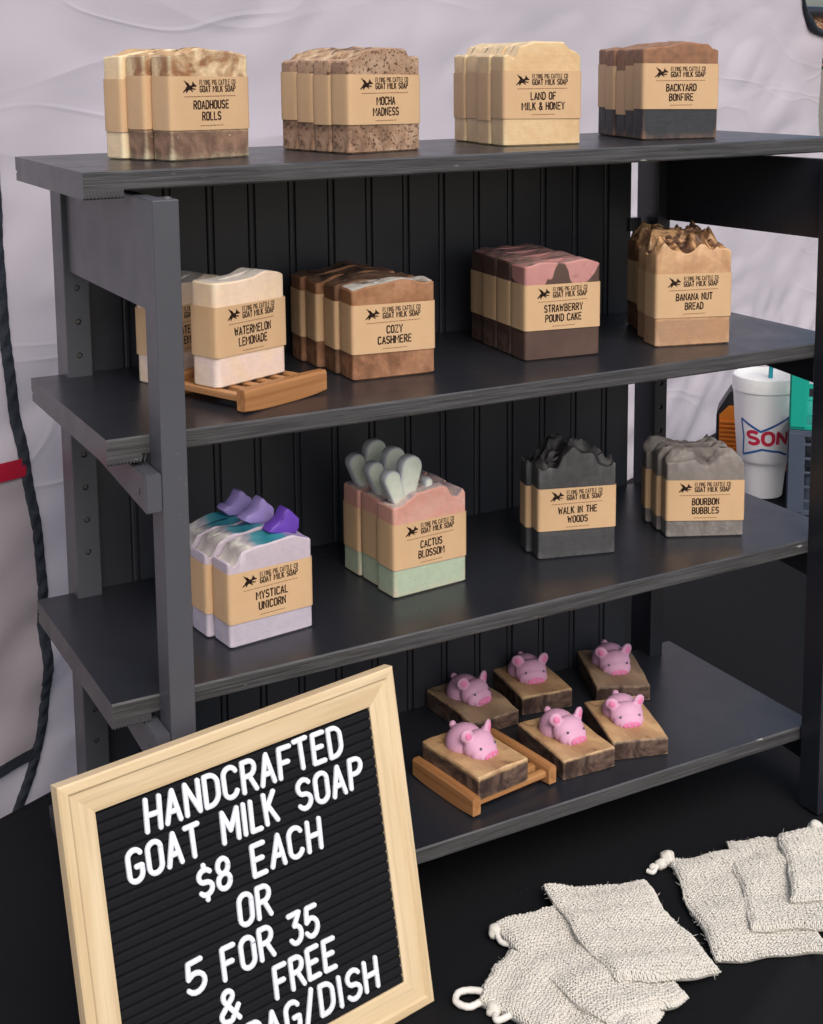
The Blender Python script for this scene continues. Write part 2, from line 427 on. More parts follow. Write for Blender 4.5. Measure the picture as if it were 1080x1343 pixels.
# ---------------------------------------------------------------- display shelf
SZ = [0, -.8619, -1.7429, -2.6159]; SX = [.0019, -.0047, .0023, -.0001]
def shz(i, x): return SZ[i]+SX[i]*(x-2)
TM, TE = .0636, .0881
PX0, PX1, QX0, QX1 = .6453, .7313, 3.577, 3.663
PB = -.0172
YP = -.1322
XL = [.4837, .5021, .4838, .49]; XR = [3.745, 3.789, 3.792, 3.664]; YF = [.0629, -.0187, -.0201, -.0044]
def build_shelf():
    t = thing('display_shelf', 'black painted four-tier wooden display shelf with beadboard back standing on the table', 'shelf', W(2.1, .5, TZ))
    inv = -t.location
    def put(name, bm, mat, ang=None):
        bmesh.ops.translate(bm, vec=inv, verts=bm.verts[:]); return link(name, bm_mesh(bm, name, ang), mat, t)
    for i in range(4):
        bm = bmesh.new()
        def slab(xa, xb, th, yb=1.0, yf=YF[i]):
            # profile in (y, z) with a rabbet along the back edge and eased front arrises
            def prof(x):
                z = shz(i, x); e = .006
                return [(yf, z-th+e), (yf+e, z-th), (yb-.008, z-th), (yb-.008, z-th*.68), (yb-.024, z-th*.66), (yb-.024, z-th*.6), (yb, z-th*.58), (yb, z), (yf+e, z), (yf, z-e)]
            nseg = max(2, int((xb-xa)/.05))
            rows = []
            for k in range(nseg+1):
                x = xa+(xb-xa)*k/nseg
                row = []
                for n_, (y, z) in enumerate(prof(x)):
                    dy = 0
                    if n_ in (0, 9, 1, 8): dy = .0022*noise.noise(Vector((x*9, i*7+n_, 0)))
                    row.append(bm.verts.new(W(x, y+dy, z)))
                rows.append(row)
            n = len(rows[0])
            for a, b in zip(rows, rows[1:]):
                for k in range(n):
                    f = bm.faces.new((a[k], a[(k+1) % n], b[(k+1) % n], b[k]))
                    if k in (9, 0, 8): f.material_index = 1
            bm.faces.new(rows[0][::-1]); bm.faces.new(rows[-1])
        xm = PX0-.03
        slab(XL[i], xm, TE); slab(xm, XR[i], TM)
        # saw marks under the thicker overhang
        put('shelf_board', bm, [PAINT, EDGE])
        if i < 3:
            bm = bmesh.new(); rnd = random.Random(i)
            for k in range(11):
                x = XL[i]+.012+k*.0115
                a = W(x, YF[i]-.003, shz(i, x)-TE*.70); b = W(x-.006, YF[i]-.002, shz(i, x)-TE*.97)
                add_tube(bm, [a, b], .00045, 5)
            put('saw_marks', bm, PAINT_POST_LIT)
    def post(name, x0, x1, y0, y1, z0, z1, holes=None, mat=PAINT_POST_LIT):
        bm = wbox(x0, x1, y0, y1, z0, z1, .0009)
        o = put(name, bm, mat)
        if holes:
            cb = bmesh.new()
            for z in holes:
                c = W((x0+x1)/2, y0, z)+inv
                bmesh.ops.create_cone(cb, cap_ends=True, segments=16, radius1=.0029, radius2=.0029, depth=.022,
                                      matrix=Matrix.Translation(c) @ Matrix.Rotation(R(90), 4, 'X'))
            cme = bm_mesh(cb, 'peg_hole'); co = bpy.data.objects.new('peg_hole', cme); col.objects.link(co)
            md = o.modifiers.new('b', 'BOOLEAN'); md.operation = 'DIFFERENCE'; md.object = co; md.solver = 'EXACT'
            co.parent = t; bpy.context.view_layer.update()
            me = bpy.data.meshes.new_from_object(o.evaluated_get(bpy.context.evaluated_depsgraph_get()))
            o.modifiers.clear(); o.data = me; bpy.data.objects.remove(co); bpy.data.meshes.remove(cme)
            for z in holes:
                c = W((x0+x1)/2, y0+.014, z)+inv
                hb = bmesh.new()
                bmesh.ops.create_cone(hb, cap_ends=True, segments=14, radius1=.0028, radius2=.0022, depth=.002, matrix=Matrix.Translation(c) @ Matrix.Rotation(R(90), 4, 'X'))
                link('shelf_peg_socket', bm_mesh(hb, 'shelf_peg_socket'), HOLE, o)
        return o
    ptop = -.084
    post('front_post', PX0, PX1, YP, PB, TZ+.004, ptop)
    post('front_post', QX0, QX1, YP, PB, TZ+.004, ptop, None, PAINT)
    hz = [-.509-.1317*k for k in range(17) if not (abs(-.509-.1317*k+.9) < .11 or abs(-.509-.1317*k+1.8) < .11)]
    post('rear_post', .628, .725, .93, 1.085, TZ+.004, -.07, hz)
    hz = [-1.221-.118*k for k in range(-5, 9) if abs(-1.221-.118*k+1.8) > .1 and abs(-1.221-.118*k+.9) > .1]
    post('rear_post', 3.462, 3.538, .9, 1.06, TZ+.004, -.07, hz, PAINT)
    for x0, x1, zb, mt in ((PX0+.003, PX0+.055, -.444, PAINT_POST_LIT), (QX1-.055, QX1-.003, -.420, PAINT)):
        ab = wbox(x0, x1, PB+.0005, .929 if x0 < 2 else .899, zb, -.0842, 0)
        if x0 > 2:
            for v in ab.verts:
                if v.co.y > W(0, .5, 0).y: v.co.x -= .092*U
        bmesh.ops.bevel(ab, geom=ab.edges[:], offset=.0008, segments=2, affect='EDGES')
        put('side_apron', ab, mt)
    for i in (1, 2, 3):
        zc = SZ[i]-TE-.006 if i < 3 else SZ[i]-TE-.006
        for x0, x1, mt in ((.59, PX0-.001, PAINT_POST_LIT), (QX1+.001, QX1+.08, PAINT)):
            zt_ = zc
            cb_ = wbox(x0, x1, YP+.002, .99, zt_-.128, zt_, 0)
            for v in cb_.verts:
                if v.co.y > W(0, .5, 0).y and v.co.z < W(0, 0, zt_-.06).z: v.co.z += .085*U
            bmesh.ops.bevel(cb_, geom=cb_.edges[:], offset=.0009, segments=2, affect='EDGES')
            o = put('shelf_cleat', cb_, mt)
            sb = bmesh.new(); c = W(x0-.001, YP+.075, zt_-.07)+inv
            bmesh.ops.create_cone(sb, cap_ends=True, segments=14, radius1=.0028, radius2=.0022, depth=.0012, matrix=Matrix.Translation(c) @ Matrix.Rotation(R(90), 4, 'Y'))
            link('screw', bm_mesh(sb, 'screw'), HOLE, o)
    # cross rail low at the right frame's inner side and back panel of beaded boards
    def beads(x0, x1):
        prof = [(x0, 0.0)]
        k0 = int((x0-1.2468)/.1805)-1
        for k in range(k0, 16):
            c = 1.2468+.1805*k
            if c < x0+.03 or c > x1-.03: continue
            for dx, d in ((-.0185, 0), (-.0165, .012), (-.0125, .012), (-.0095, .002), (-.005, 0), (.005, 0), (.0095, .002), (.0125, .012), (.0165, .012), (.0185, 0)):
                prof.append((c+dx, d))
        return prof+[(x1, 0.0)]
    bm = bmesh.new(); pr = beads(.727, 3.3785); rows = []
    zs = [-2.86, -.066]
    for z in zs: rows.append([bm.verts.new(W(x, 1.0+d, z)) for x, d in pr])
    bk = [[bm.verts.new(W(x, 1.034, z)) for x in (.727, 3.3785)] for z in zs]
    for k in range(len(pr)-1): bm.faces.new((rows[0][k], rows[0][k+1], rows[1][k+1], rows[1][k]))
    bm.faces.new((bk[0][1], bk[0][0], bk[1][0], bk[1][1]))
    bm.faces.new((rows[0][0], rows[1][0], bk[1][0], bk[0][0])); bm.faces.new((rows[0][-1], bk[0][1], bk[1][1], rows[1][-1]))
    put('back_panel', bm, PAINT_PANEL_LIT)
    put('catch', wbox(3.36, 3.43, .985, 1.03, -.475, -.412, .0008), PAINT)
    put('catch', wbox(3.41, 3.463, .99, 1.03, -.53, -.452, .0008), PAINT)
    bm = bmesh.new(); c = W(.705, -.10, ptop)+inv
    bmesh.ops.create_uvsphere(bm, u_segments=12, v_segments=8, radius=.0035, matrix=Matrix.Translation(c) @ Matrix.Scale(.6, 4, (0, 0, 1)))
    link('screw', bm_mesh(bm, 'screw', 60), HOLE, t)
build_shelf()

# ---------------------------------------------------------------- stroke lettering
def arc(cx, cy, rx, ry, a0, a1, n=10): return [(cx+rx*math.cos(R(a0+(a1-a0)*k/n)), cy+ry*math.sin(R(a0+(a1-a0)*k/n))) for k in range(n+1)]
def glyph(ch, w):
    h = w/2; c = w/2
    O = arc(c, 1-h, h, h, 0, 180)+arc(c, h, h, h, 180, 360); O = O+[O[0]]
    g = {
    'A': [[(0, 0), (c, 1), (w, 0)], [(w*.17, .33), (w*.83, .33)]],
    'B': [[(0, 0), (0, 1), (w*.5, 1)]+arc(w*.5, .765, w*.42, .235, 90, -90)+[(0, .53)], [(w*.5, .53)]+arc(w*.52, .265, w*.48, .265, 90, -90)+[(0, 0)]],
    'C': [arc(c, 1-h, h, h, 20, 180)+arc(c, h, h, h, 180, 340)],
    'D': [[(0, 0), (0, 1), (w*.35, 1)]+arc(w*.35, .65, w*.65, .35, 90, 0)+arc(w*.35, .35, w*.65, .35, 0, -90)+[(0, 0)]],
    'E': [[(w*.95, 1), (0, 1), (0, 0), (w*.95, 0)], [(0, .52), (w*.78, .52)]],
    'F': [[(w*.95, 1), (0, 1), (0, 0)], [(0, .5), (w*.75, .5)]],
    'G': [arc(c, 1-h, h, h, 25, 180)+arc(c, h, h, h, 180, 360)+[(w, .45), (w*.6, .45)]],
    'H': [[(0, 0), (0, 1)], [(w, 0), (w, 1)], [(0, .5), (w, .5)]],
    'I': [[(c, 0), (c, 1)]],
    'J': [[(w*.9, 1), (w*.9, .28)]+arc(w*.45, .28, w*.45, .28, 0, -170)],
    'K': [[(0, 0), (0, 1)], [(w*.95, 1), (0, .42)], [(w*.3, .60), (w, 0)]],
    'L': [[(0, 1), (0, 0), (w*.9, 0)]],
    'M': [[(0, 0), (0, 1), (c*1.0, .35), (w, 1), (w, 0)]],
    'N': [[(0, 0), (0, 1), (w, 0), (w, 1)]],
    'O': [O],
    'P': [[(0, 0), (0, 1), (w*.5, 1)]+arc(w*.5, .74, w*.48, .26, 90, -90)+[(0, .48)]],
    'R': [[(0, 0), (0, 1), (w*.5, 1)]+arc(w*.5, .75, w*.46, .25, 90, -90)+[(0, .5)], [(w*.5, .5), (w, 0)]],
    'S': [arc(c, .745, h, .255, 30, 270)[:-1]+arc(c, .25, h*1.02, .25, 90, -150)],
    'T': [[(0, 1), (w, 1)], [(c, 1), (c, 0)]],
    'U': [[(0, 1), (0, h)]+arc(c, h, h, h, 180, 360)+[(w, 1)]],
    'V': [[(0, 1), (c, 0), (w, 1)]],
    'W': [[(0, 1), (w*.25, 0), (c, .75), (w*.75, 0), (w, 1)]],
    'Y': [[(0, 1), (c, .45), (w, 1)], [(c, .45), (c, 0)]],
    'Z': [[(0, 1), (w, 1), (0, 0), (w, 0)]],
    '3': [[(0, 1), (w*.95, 1), (w*.42, .6)]+arc(w*.45, .3, w*.52, .3, 80, -150)],
    '5': [[(w*.9, 1), (w*.1, 1), (0, .52), (w*.3, .62)]+arc(w*.42, .31, w*.56, .31, 80, -150)],
    '8': [arc(c, .75, h*.88, .25, 0, 360, 18), arc(c, .25, h, .25, 0, 360, 18)],
    '$': [arc(c, .70, h, .21, 30, 270)[:-1]+arc(c, .285, h*1.02, .21, 90, -150), [(c, 1.06), (c, .9)], [(c, .08), (c, -.08)]],
    '&': [[(w, 0), (w*.2, .72)]+arc(w*.45, .82, w*.27, .18, 200, -30)+[(w*.1, .35)]+arc(w*.4, .22, w*.4, .22, 150, 300)+[(w, .42)]],
    '/': [[(0, -.08), (w*.8, 1.08)]],
    '4': [[(w*.75, 0), (w*.75, 1), (0, .3), (w, .3)]],
    }
    return g[ch]
GW = {'I': .25, 'M': 1.35, 'W': 1.4, '/': .75, '&': 1.1, 'L': .9, 'F': .95, 'E': .95}
def layout(text, h, wr, gap, space=.5):
    """[(char, x, glyph width)] and total width"""
    x = 0; out = []
    for ch in text:
        if ch == ' ': x += space*h; continue
        gw = wr*GW.get(ch, 1); out.append((ch, x, gw)); x += gw*h+gap*h
    return out, x-gap*h
def ink_strokes(bm, text, cx, y, h, wr=.42, gap=.2, r=.085, z=0.0, space=.42):
    """flat print: ribbons in the (x, z) plane facing -Y"""
    lay, tw = layout(text, h, wr, gap, space)
    for ch, x, gw in lay:
        for st in glyph(ch, gw):
            pts = [(cx-tw/2+x+a*h, y+b*h) for a, b in st]
            flat_ribbon(bm, pts, r*h, z)
def flat_ribbon(bm, pts, r, z):
    n = len(pts); ins = []
    def V(a, b): return bm.verts.new((a, z, b))
    L = []
    for i, (a, b) in enumerate(pts):
        if i == 0: d = (pts[1][0]-a, pts[1][1]-b)
        elif i == n-1: d = (a-pts[-2][0], b-pts[-2][1])
        else:
            d1 = Vector((a-pts[i-1][0], b-pts[i-1][1])).normalized(); d2 = Vector((pts[i+1][0]-a, pts[i+1][1]-b)).normalized()
            d = d1+d2
            if d.length < .5: d = d1
        d = Vector(d).normalized(); nx, ny = -d.y, d.x
        ext = 0
        a2, b2 = a, b
        if i == 0: a2 -= d.x*r*.6; b2 -= d.y*r*.6
        if i == n-1: a2 += d.x*r*.6; b2 += d.y*r*.6
        L.append((V(a2+nx*r, b2+ny*r), V(a2-nx*r, b2-ny*r)))
    for p, q in zip(L, L[1:]): bm.faces.new((p[0], p[1], q[1], q[0]))

def oval(cx, cz, rx, rz, rot, n=16):
    c, d = math.cos(R(rot)), math.sin(R(rot))
    return [(cx+rx*math.cos(2*math.pi*k/n)*c-rz*math.sin(2*math.pi*k/n)*d, cz+rx*math.cos(2*math.pi*k/n)*d+rz*math.sin(2*math.pi*k/n)*c) for k in range(n)]
PIG = [oval(.44, .42, .27, .16, 22), oval(.76, .60, .13, .13, 0), [(.84, .62), (.98, .60), (.97, .48), (.82, .50)], [(.68, .68), (.70, .92), (.82, .72)],
       [(.34, .48), (.06, 1.0), (.20, .90), (.44, .62)], [(.36, .50), (.22, .86), (.36, .80), (.50, .60)], [(.22, .38), (.02, .16), (.0, .04), (.34, .28)],
       [(.30, .32), (.20, .06), (.28, .04), (.42, .28)], [(.58, .42), (.90, .34), (.92, .26), (.52, .30)], [(.52, .36), (.74, .16), (.68, .10), (.44, .30)]]

BW = .345*U                                  # bar width
def header_mesh():
    bm = bmesh.new(); u = U
    ink_strokes(bm, 'FLYING PIG CATTLE CO', .030*u, .0645*u, .0165*u, .34, .19, .085)
    ink_strokes(bm, 'GOAT MILK SOAP', .030*u, .0400*u, .0200*u, .40, .21, .10)
    for poly in PIG:
        bm.faces.new([bm.verts.new((-.121*u+a*.060*u, 0, .036*u+b*.046*u)) for a, b in poly])
    return bm_mesh(bm, 'brand_print')
def small_print_mesh(name, y, x0, x1):
    bm = bmesh.new(); u = U; rnd = random.Random(3); x = x0
    while x < x1:
        l = rnd.uniform(.006, .016); flat_ribbon(bm, [(x*u, y*u), (min(x+l, x1)*u, y*u)], .0013*u, 0); x += l+.0035
    me = bm_mesh(bm, name); me.materials.append(INK2); return me
HEAD = header_mesh(); HEAD.materials.append(INK)
TAGL = small_print_mesh('tagline_print', .0245, -.115, .107); WEIGHT = small_print_mesh('weight_print', -.078, -.05, .05)
def name_mesh(l1, l2):
    bm = bmesh.new(); u = U
    for t, y in ((l1, -.0185), (l2, -.0585)):
        ink_strokes(bm, t, 0, y*u, .0275*u, .42, .22, .098)
    me = bm_mesh(bm, 'soap_name'); me.materials.append(INK); return me

# ---------------------------------------------------------------- soap bars
def outline(w, t, r, nw=30, nt=12):
    pts = []
    def side(a, b, n):
        for k in range(n): pts.append((a[0]+(b[0]-a[0])*k/n, a[1]+(b[1]-a[1])*k/n))
    def corner(cx, cy, a0):
        for k in range(3): a = R(a0+90*k/3); pts.append((cx+r*math.cos(a), cy+r*math.sin(a)))
    X, Y = w/2, t/2
    side((-X+r, -Y), (X-r, -Y), nw); corner(X-r, -Y+r, -90)
    side((X, -Y+r), (X, Y-r), nt); corner(X-r, Y-r, 0)
    side((X-r, Y), (-X+r, Y), nw); corner(-X+r, Y-r, 90)
    side((-X, Y-r), (-X, -Y+r), nt); corner(-X+r, -Y+r, 180)
    return pts
def bar_mesh(name, w, t, H, r=.012, bow=0.0, seed=0):
    """H(x, y): top height in units; result in metres, base centre at origin"""
    ol = outline(w, t, r); n = len(ol); V = []; F = []
    def wob(x, y, z): return .0016*noise.noise(Vector((x*9+seed, y*9, z*7)))
    e = .006
    levels = [(e, 'a', 0), (0, 'a', e), (0, 'f', .12), (0, 'f', .3), (0, 'f', .55), (0, 'f', .8), (0, 'f', 1), (e*.9, 't', 0)]
    tops = []
    for ins, mode, q in levels:
        for x, y in ol:
            sx = (1-2*ins/w); sy = (1-2*ins/t); X, Y = x*sx, y*sy
            h = H(X, Y)
            z = q if mode == 'a' else (e+(h-2*e)*q if mode == 'f' else h)
            g = wob(x, y, z)
            V.append((X*(1+g*4), Y*(1+g*4), z))
    for s in (.86, .72, .58, .44, .3, .16, .05):
        for x, y in ol:
            X = x*(1-(1-s)*t/w)*.985; Y = y*s*.985; V.append((X, Y, H(X, Y)))
    rows = len(V)//n
    for j in range(rows-1):
        for k in range(n): F.append((j*n+k, j*n+(k+1) % n, (j+1)*n+(k+1) % n, (j+1)*n+k))
    me = mesh_np(name, np.array(V)*U, F)
    bm = bmesh.new(); bm.from_mesh(me); bm.verts.ensure_lookup_table()
    bm.faces.new([bm.verts[k] for k in range(n)][::-1])
    last = (rows-1)*n
    bm.faces.ensure_lookup_table()
    for fi, f in enumerate(bm.faces):
        if fi >= 7*n and fi < (rows-1)*n: f.material_index = 1
    # close the spine of the top
    nw = 30
    lastring = [bm.verts[last+k] for k in range(n)]
    bmesh.ops.contextual_create(bm, geom=lastring)
    for f in bm.faces:
        if len(f.verts) > 4 and f.calc_center_median().z > .03*U: f.material_index = 1
    bmesh.ops.triangulate(bm, faces=[f for f in bm.faces if len(f.verts) > 4])
    bpy.data.meshes.remove(me)
    return bm_mesh(bm, name, 38)
def band_mesh(w, t, z0, z1, seed):
    ol = outline(w+.007, t+.007, .0145, 8, 4); n = len(ol); V = []; F = []
    rnd = random.Random(seed*13+int(w*1e5)); tilt = rnd.uniform(-.006, .006)
    for j in range(5):
        for x, y in ol:
            k = 1+.0035*(1 if j in (0, 4) else 0)*0
            V.append((x*k, y*k, z0+(z1-z0)*j/4+tilt*x*4))
    V = V+[(x*.995, y*.99, z) for x, y, z in V]
    o = 5*n
    for j in range(4):
        for k in range(n): F.append((j*n+k, j*n+(k+1) % n, (j+1)*n+(k+1) % n, (j+1)*n+k)); F.append((o+j*n+k, o+(j+1)*n+k, o+(j+1)*n+(k+1) % n, o+j*n+(k+1) % n))
    for k in range(n):
        F.append((k, o+k, o+(k+1) % n, (k+1) % n)); F.append((4*n+k, 4*n+(k+1) % n, o+4*n+(k+1) % n, o+4*n+k))
    me = mesh_np('kraft_band', np.array(V)*U, F)
    bm = bmesh.new(); bm.from_mesh(me); bpy.data.meshes.remove(me)
    return bm_mesh(bm, 'kraft_band', 40)

def mat_soap(name, low0, mid, zsplit, speck=None, speck_thr=.3, speck_scale=60, soft=.004, wav=.01, mottle=None, chips=None, rough=.55, mot_lim=(.45, .62), mscale=28, hi_only=False):
    """layered soap: colour by height with a wavy boundary, mottles and specks"""
    low = low0; s = N(name, rough, .35)
    z = s.sep()[2]
    wv = s.math('MULTIPLY', s.math('SUBTRACT', s.noise(22, 2), .5), wav*U*4)
    f = s.ramp(s.math('DIVIDE', s.math('ADD', z, wv), U), [(max(0, zsplit-soft), 0), (zsplit+soft, 1)])
    if .03 < low[0] < .36:                  # marbled foot: streaks of lighter and darker batter
        mb = s.ramp(s.noise(34, 6, None, .65, 1.4), [(.40, 0), (.50, .5), (.60, 1)])
        low = s.mix(mb, tuple(x*.68 for x in low[:3])+(1,), tuple(x*1.32 for x in low[:3])+(1,)) if low[0] > .08 else low
    k = s.mix(f, low, mid)
    if mottle:
        mf = s.ramp(s.noise(mscale, 5, None, .6, .5), [(mot_lim[0], 0), (mot_lim[1], 1)])
        if hi_only: mf = s.math('MULTIPLY', mf, f)
        k = s.mix(mf, k, mottle)
    k = s.mix(s.ramp(s.noise(150, 4), [(.32, .34 if low0[0] < .4 else .16), (.62, 0)]), k, tuple(x*.55 for x in low0[:3])+(1,))
    if speck: k = s.mix(s.ramp(s.noise(speck_scale*5, 3), [(1-speck_thr-.05, 0), (1-speck_thr+.03, 1)]), k, speck)
    if chips: k = s.mix(s.ramp(s.voro(110), [(0, 1), (.05, 1), (.1, 0)]), k, chips)
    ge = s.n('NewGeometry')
    rim = s.math('MULTIPLY', s.ramp(ge.outputs['Pointiness'], [(.53, 0), (.60, 1)]), s.ramp(s.noise(120, 3), [(.35, .15), (.6, .75)]))  # edge highlight and wear painted pale along convex edges
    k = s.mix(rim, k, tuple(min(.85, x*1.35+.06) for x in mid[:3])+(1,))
    b = s.noise(90, 4)
    k = s.mix(s.math('MULTIPLY', b, .22), k, (.9, .8, .65, 1), 'MULTIPLY')
    s.color(k); s.bump(s.math('ADD', b, s.math('ADD', s.math('MULTIPLY', s.noise(420, 3), .45), s.math('ADD', s.math('MULTIPLY', s.ramp(s.voro(170), [(0, 0), (.12, 1)]), .5), s.math('MULTIPLY', s.noise(1, 3, s.mapping((26, 26, 420))), .35)))), .34, .0012)
    s.b.inputs['Subsurface Weight'].default_value = 0.0
    return s.m
def mat_top(name, stops, scale=30, dist=1.2, rough=.5, detail=4, stretch=(1, 1, 1)):
    s = N(name, rough, .4)
    f = s.noise(scale, detail, s.mapping(stretch), .55, dist)
    k = s.ramp(f, stops); s.color(k); s.bump(s.noise(120, 4), .3, .0015); return s.m

def nz(x, y, z=0.0): return noise.noise(Vector((x, y, z)))
def ridged(x, y, z=0.0): return 1-2*abs(nz(x, y, z))

C = lin
KINDS = {}
def kind(key, **kw): KINDS[key] = kw
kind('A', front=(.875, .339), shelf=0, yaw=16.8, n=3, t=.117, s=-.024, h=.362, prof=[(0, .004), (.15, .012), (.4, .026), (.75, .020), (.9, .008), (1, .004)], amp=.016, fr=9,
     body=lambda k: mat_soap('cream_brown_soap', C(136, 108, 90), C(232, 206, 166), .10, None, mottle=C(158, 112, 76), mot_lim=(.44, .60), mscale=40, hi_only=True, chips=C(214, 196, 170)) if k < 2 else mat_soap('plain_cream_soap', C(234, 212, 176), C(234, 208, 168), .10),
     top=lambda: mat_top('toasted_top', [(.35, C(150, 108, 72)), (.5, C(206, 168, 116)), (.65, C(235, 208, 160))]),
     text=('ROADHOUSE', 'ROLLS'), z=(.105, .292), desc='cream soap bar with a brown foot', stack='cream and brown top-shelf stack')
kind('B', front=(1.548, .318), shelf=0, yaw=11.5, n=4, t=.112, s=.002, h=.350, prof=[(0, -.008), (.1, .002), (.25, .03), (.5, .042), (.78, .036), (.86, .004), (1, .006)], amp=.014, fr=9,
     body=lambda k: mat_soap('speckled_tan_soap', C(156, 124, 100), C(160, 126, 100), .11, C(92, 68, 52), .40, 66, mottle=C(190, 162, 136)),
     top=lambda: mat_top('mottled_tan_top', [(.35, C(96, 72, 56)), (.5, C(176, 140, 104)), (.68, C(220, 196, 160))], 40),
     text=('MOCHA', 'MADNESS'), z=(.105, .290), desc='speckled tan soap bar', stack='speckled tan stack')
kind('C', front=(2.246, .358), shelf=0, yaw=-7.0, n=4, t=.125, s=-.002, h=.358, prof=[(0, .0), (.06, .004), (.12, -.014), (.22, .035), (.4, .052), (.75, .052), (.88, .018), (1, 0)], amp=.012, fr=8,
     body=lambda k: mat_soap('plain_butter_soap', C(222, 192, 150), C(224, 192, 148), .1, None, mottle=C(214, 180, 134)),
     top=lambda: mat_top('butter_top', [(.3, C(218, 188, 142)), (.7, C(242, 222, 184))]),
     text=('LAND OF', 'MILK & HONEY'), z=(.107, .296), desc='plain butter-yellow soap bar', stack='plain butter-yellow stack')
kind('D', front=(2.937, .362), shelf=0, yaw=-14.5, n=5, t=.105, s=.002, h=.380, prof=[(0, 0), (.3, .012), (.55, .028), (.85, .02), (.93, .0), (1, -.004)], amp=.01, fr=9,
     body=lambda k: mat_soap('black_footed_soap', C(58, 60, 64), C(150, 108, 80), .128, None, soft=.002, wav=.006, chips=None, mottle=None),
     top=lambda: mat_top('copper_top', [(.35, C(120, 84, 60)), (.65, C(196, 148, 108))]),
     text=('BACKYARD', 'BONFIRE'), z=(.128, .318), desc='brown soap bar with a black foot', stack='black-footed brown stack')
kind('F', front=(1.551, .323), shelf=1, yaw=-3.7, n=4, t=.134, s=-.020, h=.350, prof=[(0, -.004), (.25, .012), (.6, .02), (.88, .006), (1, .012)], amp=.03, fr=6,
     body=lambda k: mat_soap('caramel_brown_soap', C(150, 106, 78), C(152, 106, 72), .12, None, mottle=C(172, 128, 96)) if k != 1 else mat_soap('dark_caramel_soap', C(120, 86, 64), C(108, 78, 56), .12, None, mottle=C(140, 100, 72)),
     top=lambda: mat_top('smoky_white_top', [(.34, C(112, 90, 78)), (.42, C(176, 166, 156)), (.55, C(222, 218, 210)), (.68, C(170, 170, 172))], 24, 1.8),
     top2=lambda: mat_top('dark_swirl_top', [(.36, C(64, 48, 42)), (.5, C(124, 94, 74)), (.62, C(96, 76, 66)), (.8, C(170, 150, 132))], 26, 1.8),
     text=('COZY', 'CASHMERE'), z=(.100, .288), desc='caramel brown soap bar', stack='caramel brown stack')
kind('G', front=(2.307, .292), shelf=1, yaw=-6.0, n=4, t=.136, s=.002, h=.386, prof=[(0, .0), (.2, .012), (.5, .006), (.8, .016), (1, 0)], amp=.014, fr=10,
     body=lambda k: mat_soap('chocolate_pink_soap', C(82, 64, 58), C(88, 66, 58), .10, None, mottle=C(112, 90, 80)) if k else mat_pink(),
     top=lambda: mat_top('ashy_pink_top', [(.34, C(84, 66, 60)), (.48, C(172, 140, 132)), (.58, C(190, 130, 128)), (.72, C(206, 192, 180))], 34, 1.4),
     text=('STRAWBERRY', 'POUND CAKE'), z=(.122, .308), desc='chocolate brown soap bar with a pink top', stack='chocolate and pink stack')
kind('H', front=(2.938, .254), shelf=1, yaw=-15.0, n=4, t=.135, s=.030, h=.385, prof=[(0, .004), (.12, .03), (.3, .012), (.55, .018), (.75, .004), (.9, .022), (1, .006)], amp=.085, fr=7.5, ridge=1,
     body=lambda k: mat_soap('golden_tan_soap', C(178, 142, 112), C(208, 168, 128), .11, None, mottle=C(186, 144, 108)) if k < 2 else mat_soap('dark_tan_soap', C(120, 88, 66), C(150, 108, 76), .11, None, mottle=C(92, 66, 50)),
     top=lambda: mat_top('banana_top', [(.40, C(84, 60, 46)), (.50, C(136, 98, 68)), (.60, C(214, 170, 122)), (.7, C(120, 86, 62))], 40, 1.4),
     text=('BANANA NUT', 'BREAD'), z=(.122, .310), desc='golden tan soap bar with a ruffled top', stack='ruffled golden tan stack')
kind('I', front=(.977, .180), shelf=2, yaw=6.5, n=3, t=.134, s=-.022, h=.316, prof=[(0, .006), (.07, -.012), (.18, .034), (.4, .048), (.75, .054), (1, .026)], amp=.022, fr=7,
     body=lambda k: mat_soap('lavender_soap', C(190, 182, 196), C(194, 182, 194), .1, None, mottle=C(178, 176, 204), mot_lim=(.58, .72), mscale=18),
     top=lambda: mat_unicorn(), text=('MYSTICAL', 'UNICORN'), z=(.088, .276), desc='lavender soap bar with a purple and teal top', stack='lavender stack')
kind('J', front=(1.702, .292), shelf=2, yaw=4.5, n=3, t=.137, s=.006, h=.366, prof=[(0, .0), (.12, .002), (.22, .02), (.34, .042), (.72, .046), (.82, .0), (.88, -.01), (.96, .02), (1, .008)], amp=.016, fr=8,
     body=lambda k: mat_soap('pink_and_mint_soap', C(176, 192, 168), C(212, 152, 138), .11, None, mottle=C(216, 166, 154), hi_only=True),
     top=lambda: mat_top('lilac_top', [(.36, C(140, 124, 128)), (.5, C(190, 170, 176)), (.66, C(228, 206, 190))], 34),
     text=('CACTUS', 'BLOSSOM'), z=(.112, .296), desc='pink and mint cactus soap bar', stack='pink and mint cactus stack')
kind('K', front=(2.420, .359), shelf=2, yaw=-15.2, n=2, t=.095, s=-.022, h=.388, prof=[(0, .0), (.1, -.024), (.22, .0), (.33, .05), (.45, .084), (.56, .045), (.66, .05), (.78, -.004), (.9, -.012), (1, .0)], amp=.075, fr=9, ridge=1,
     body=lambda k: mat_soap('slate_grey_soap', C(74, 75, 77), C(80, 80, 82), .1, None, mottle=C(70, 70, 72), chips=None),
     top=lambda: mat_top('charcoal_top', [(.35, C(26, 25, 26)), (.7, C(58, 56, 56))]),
     text=('WALK IN THE', 'WOODS'), z=(.122, .305), desc='slate grey soap bar with a jagged charcoal top', stack='slate grey pair')
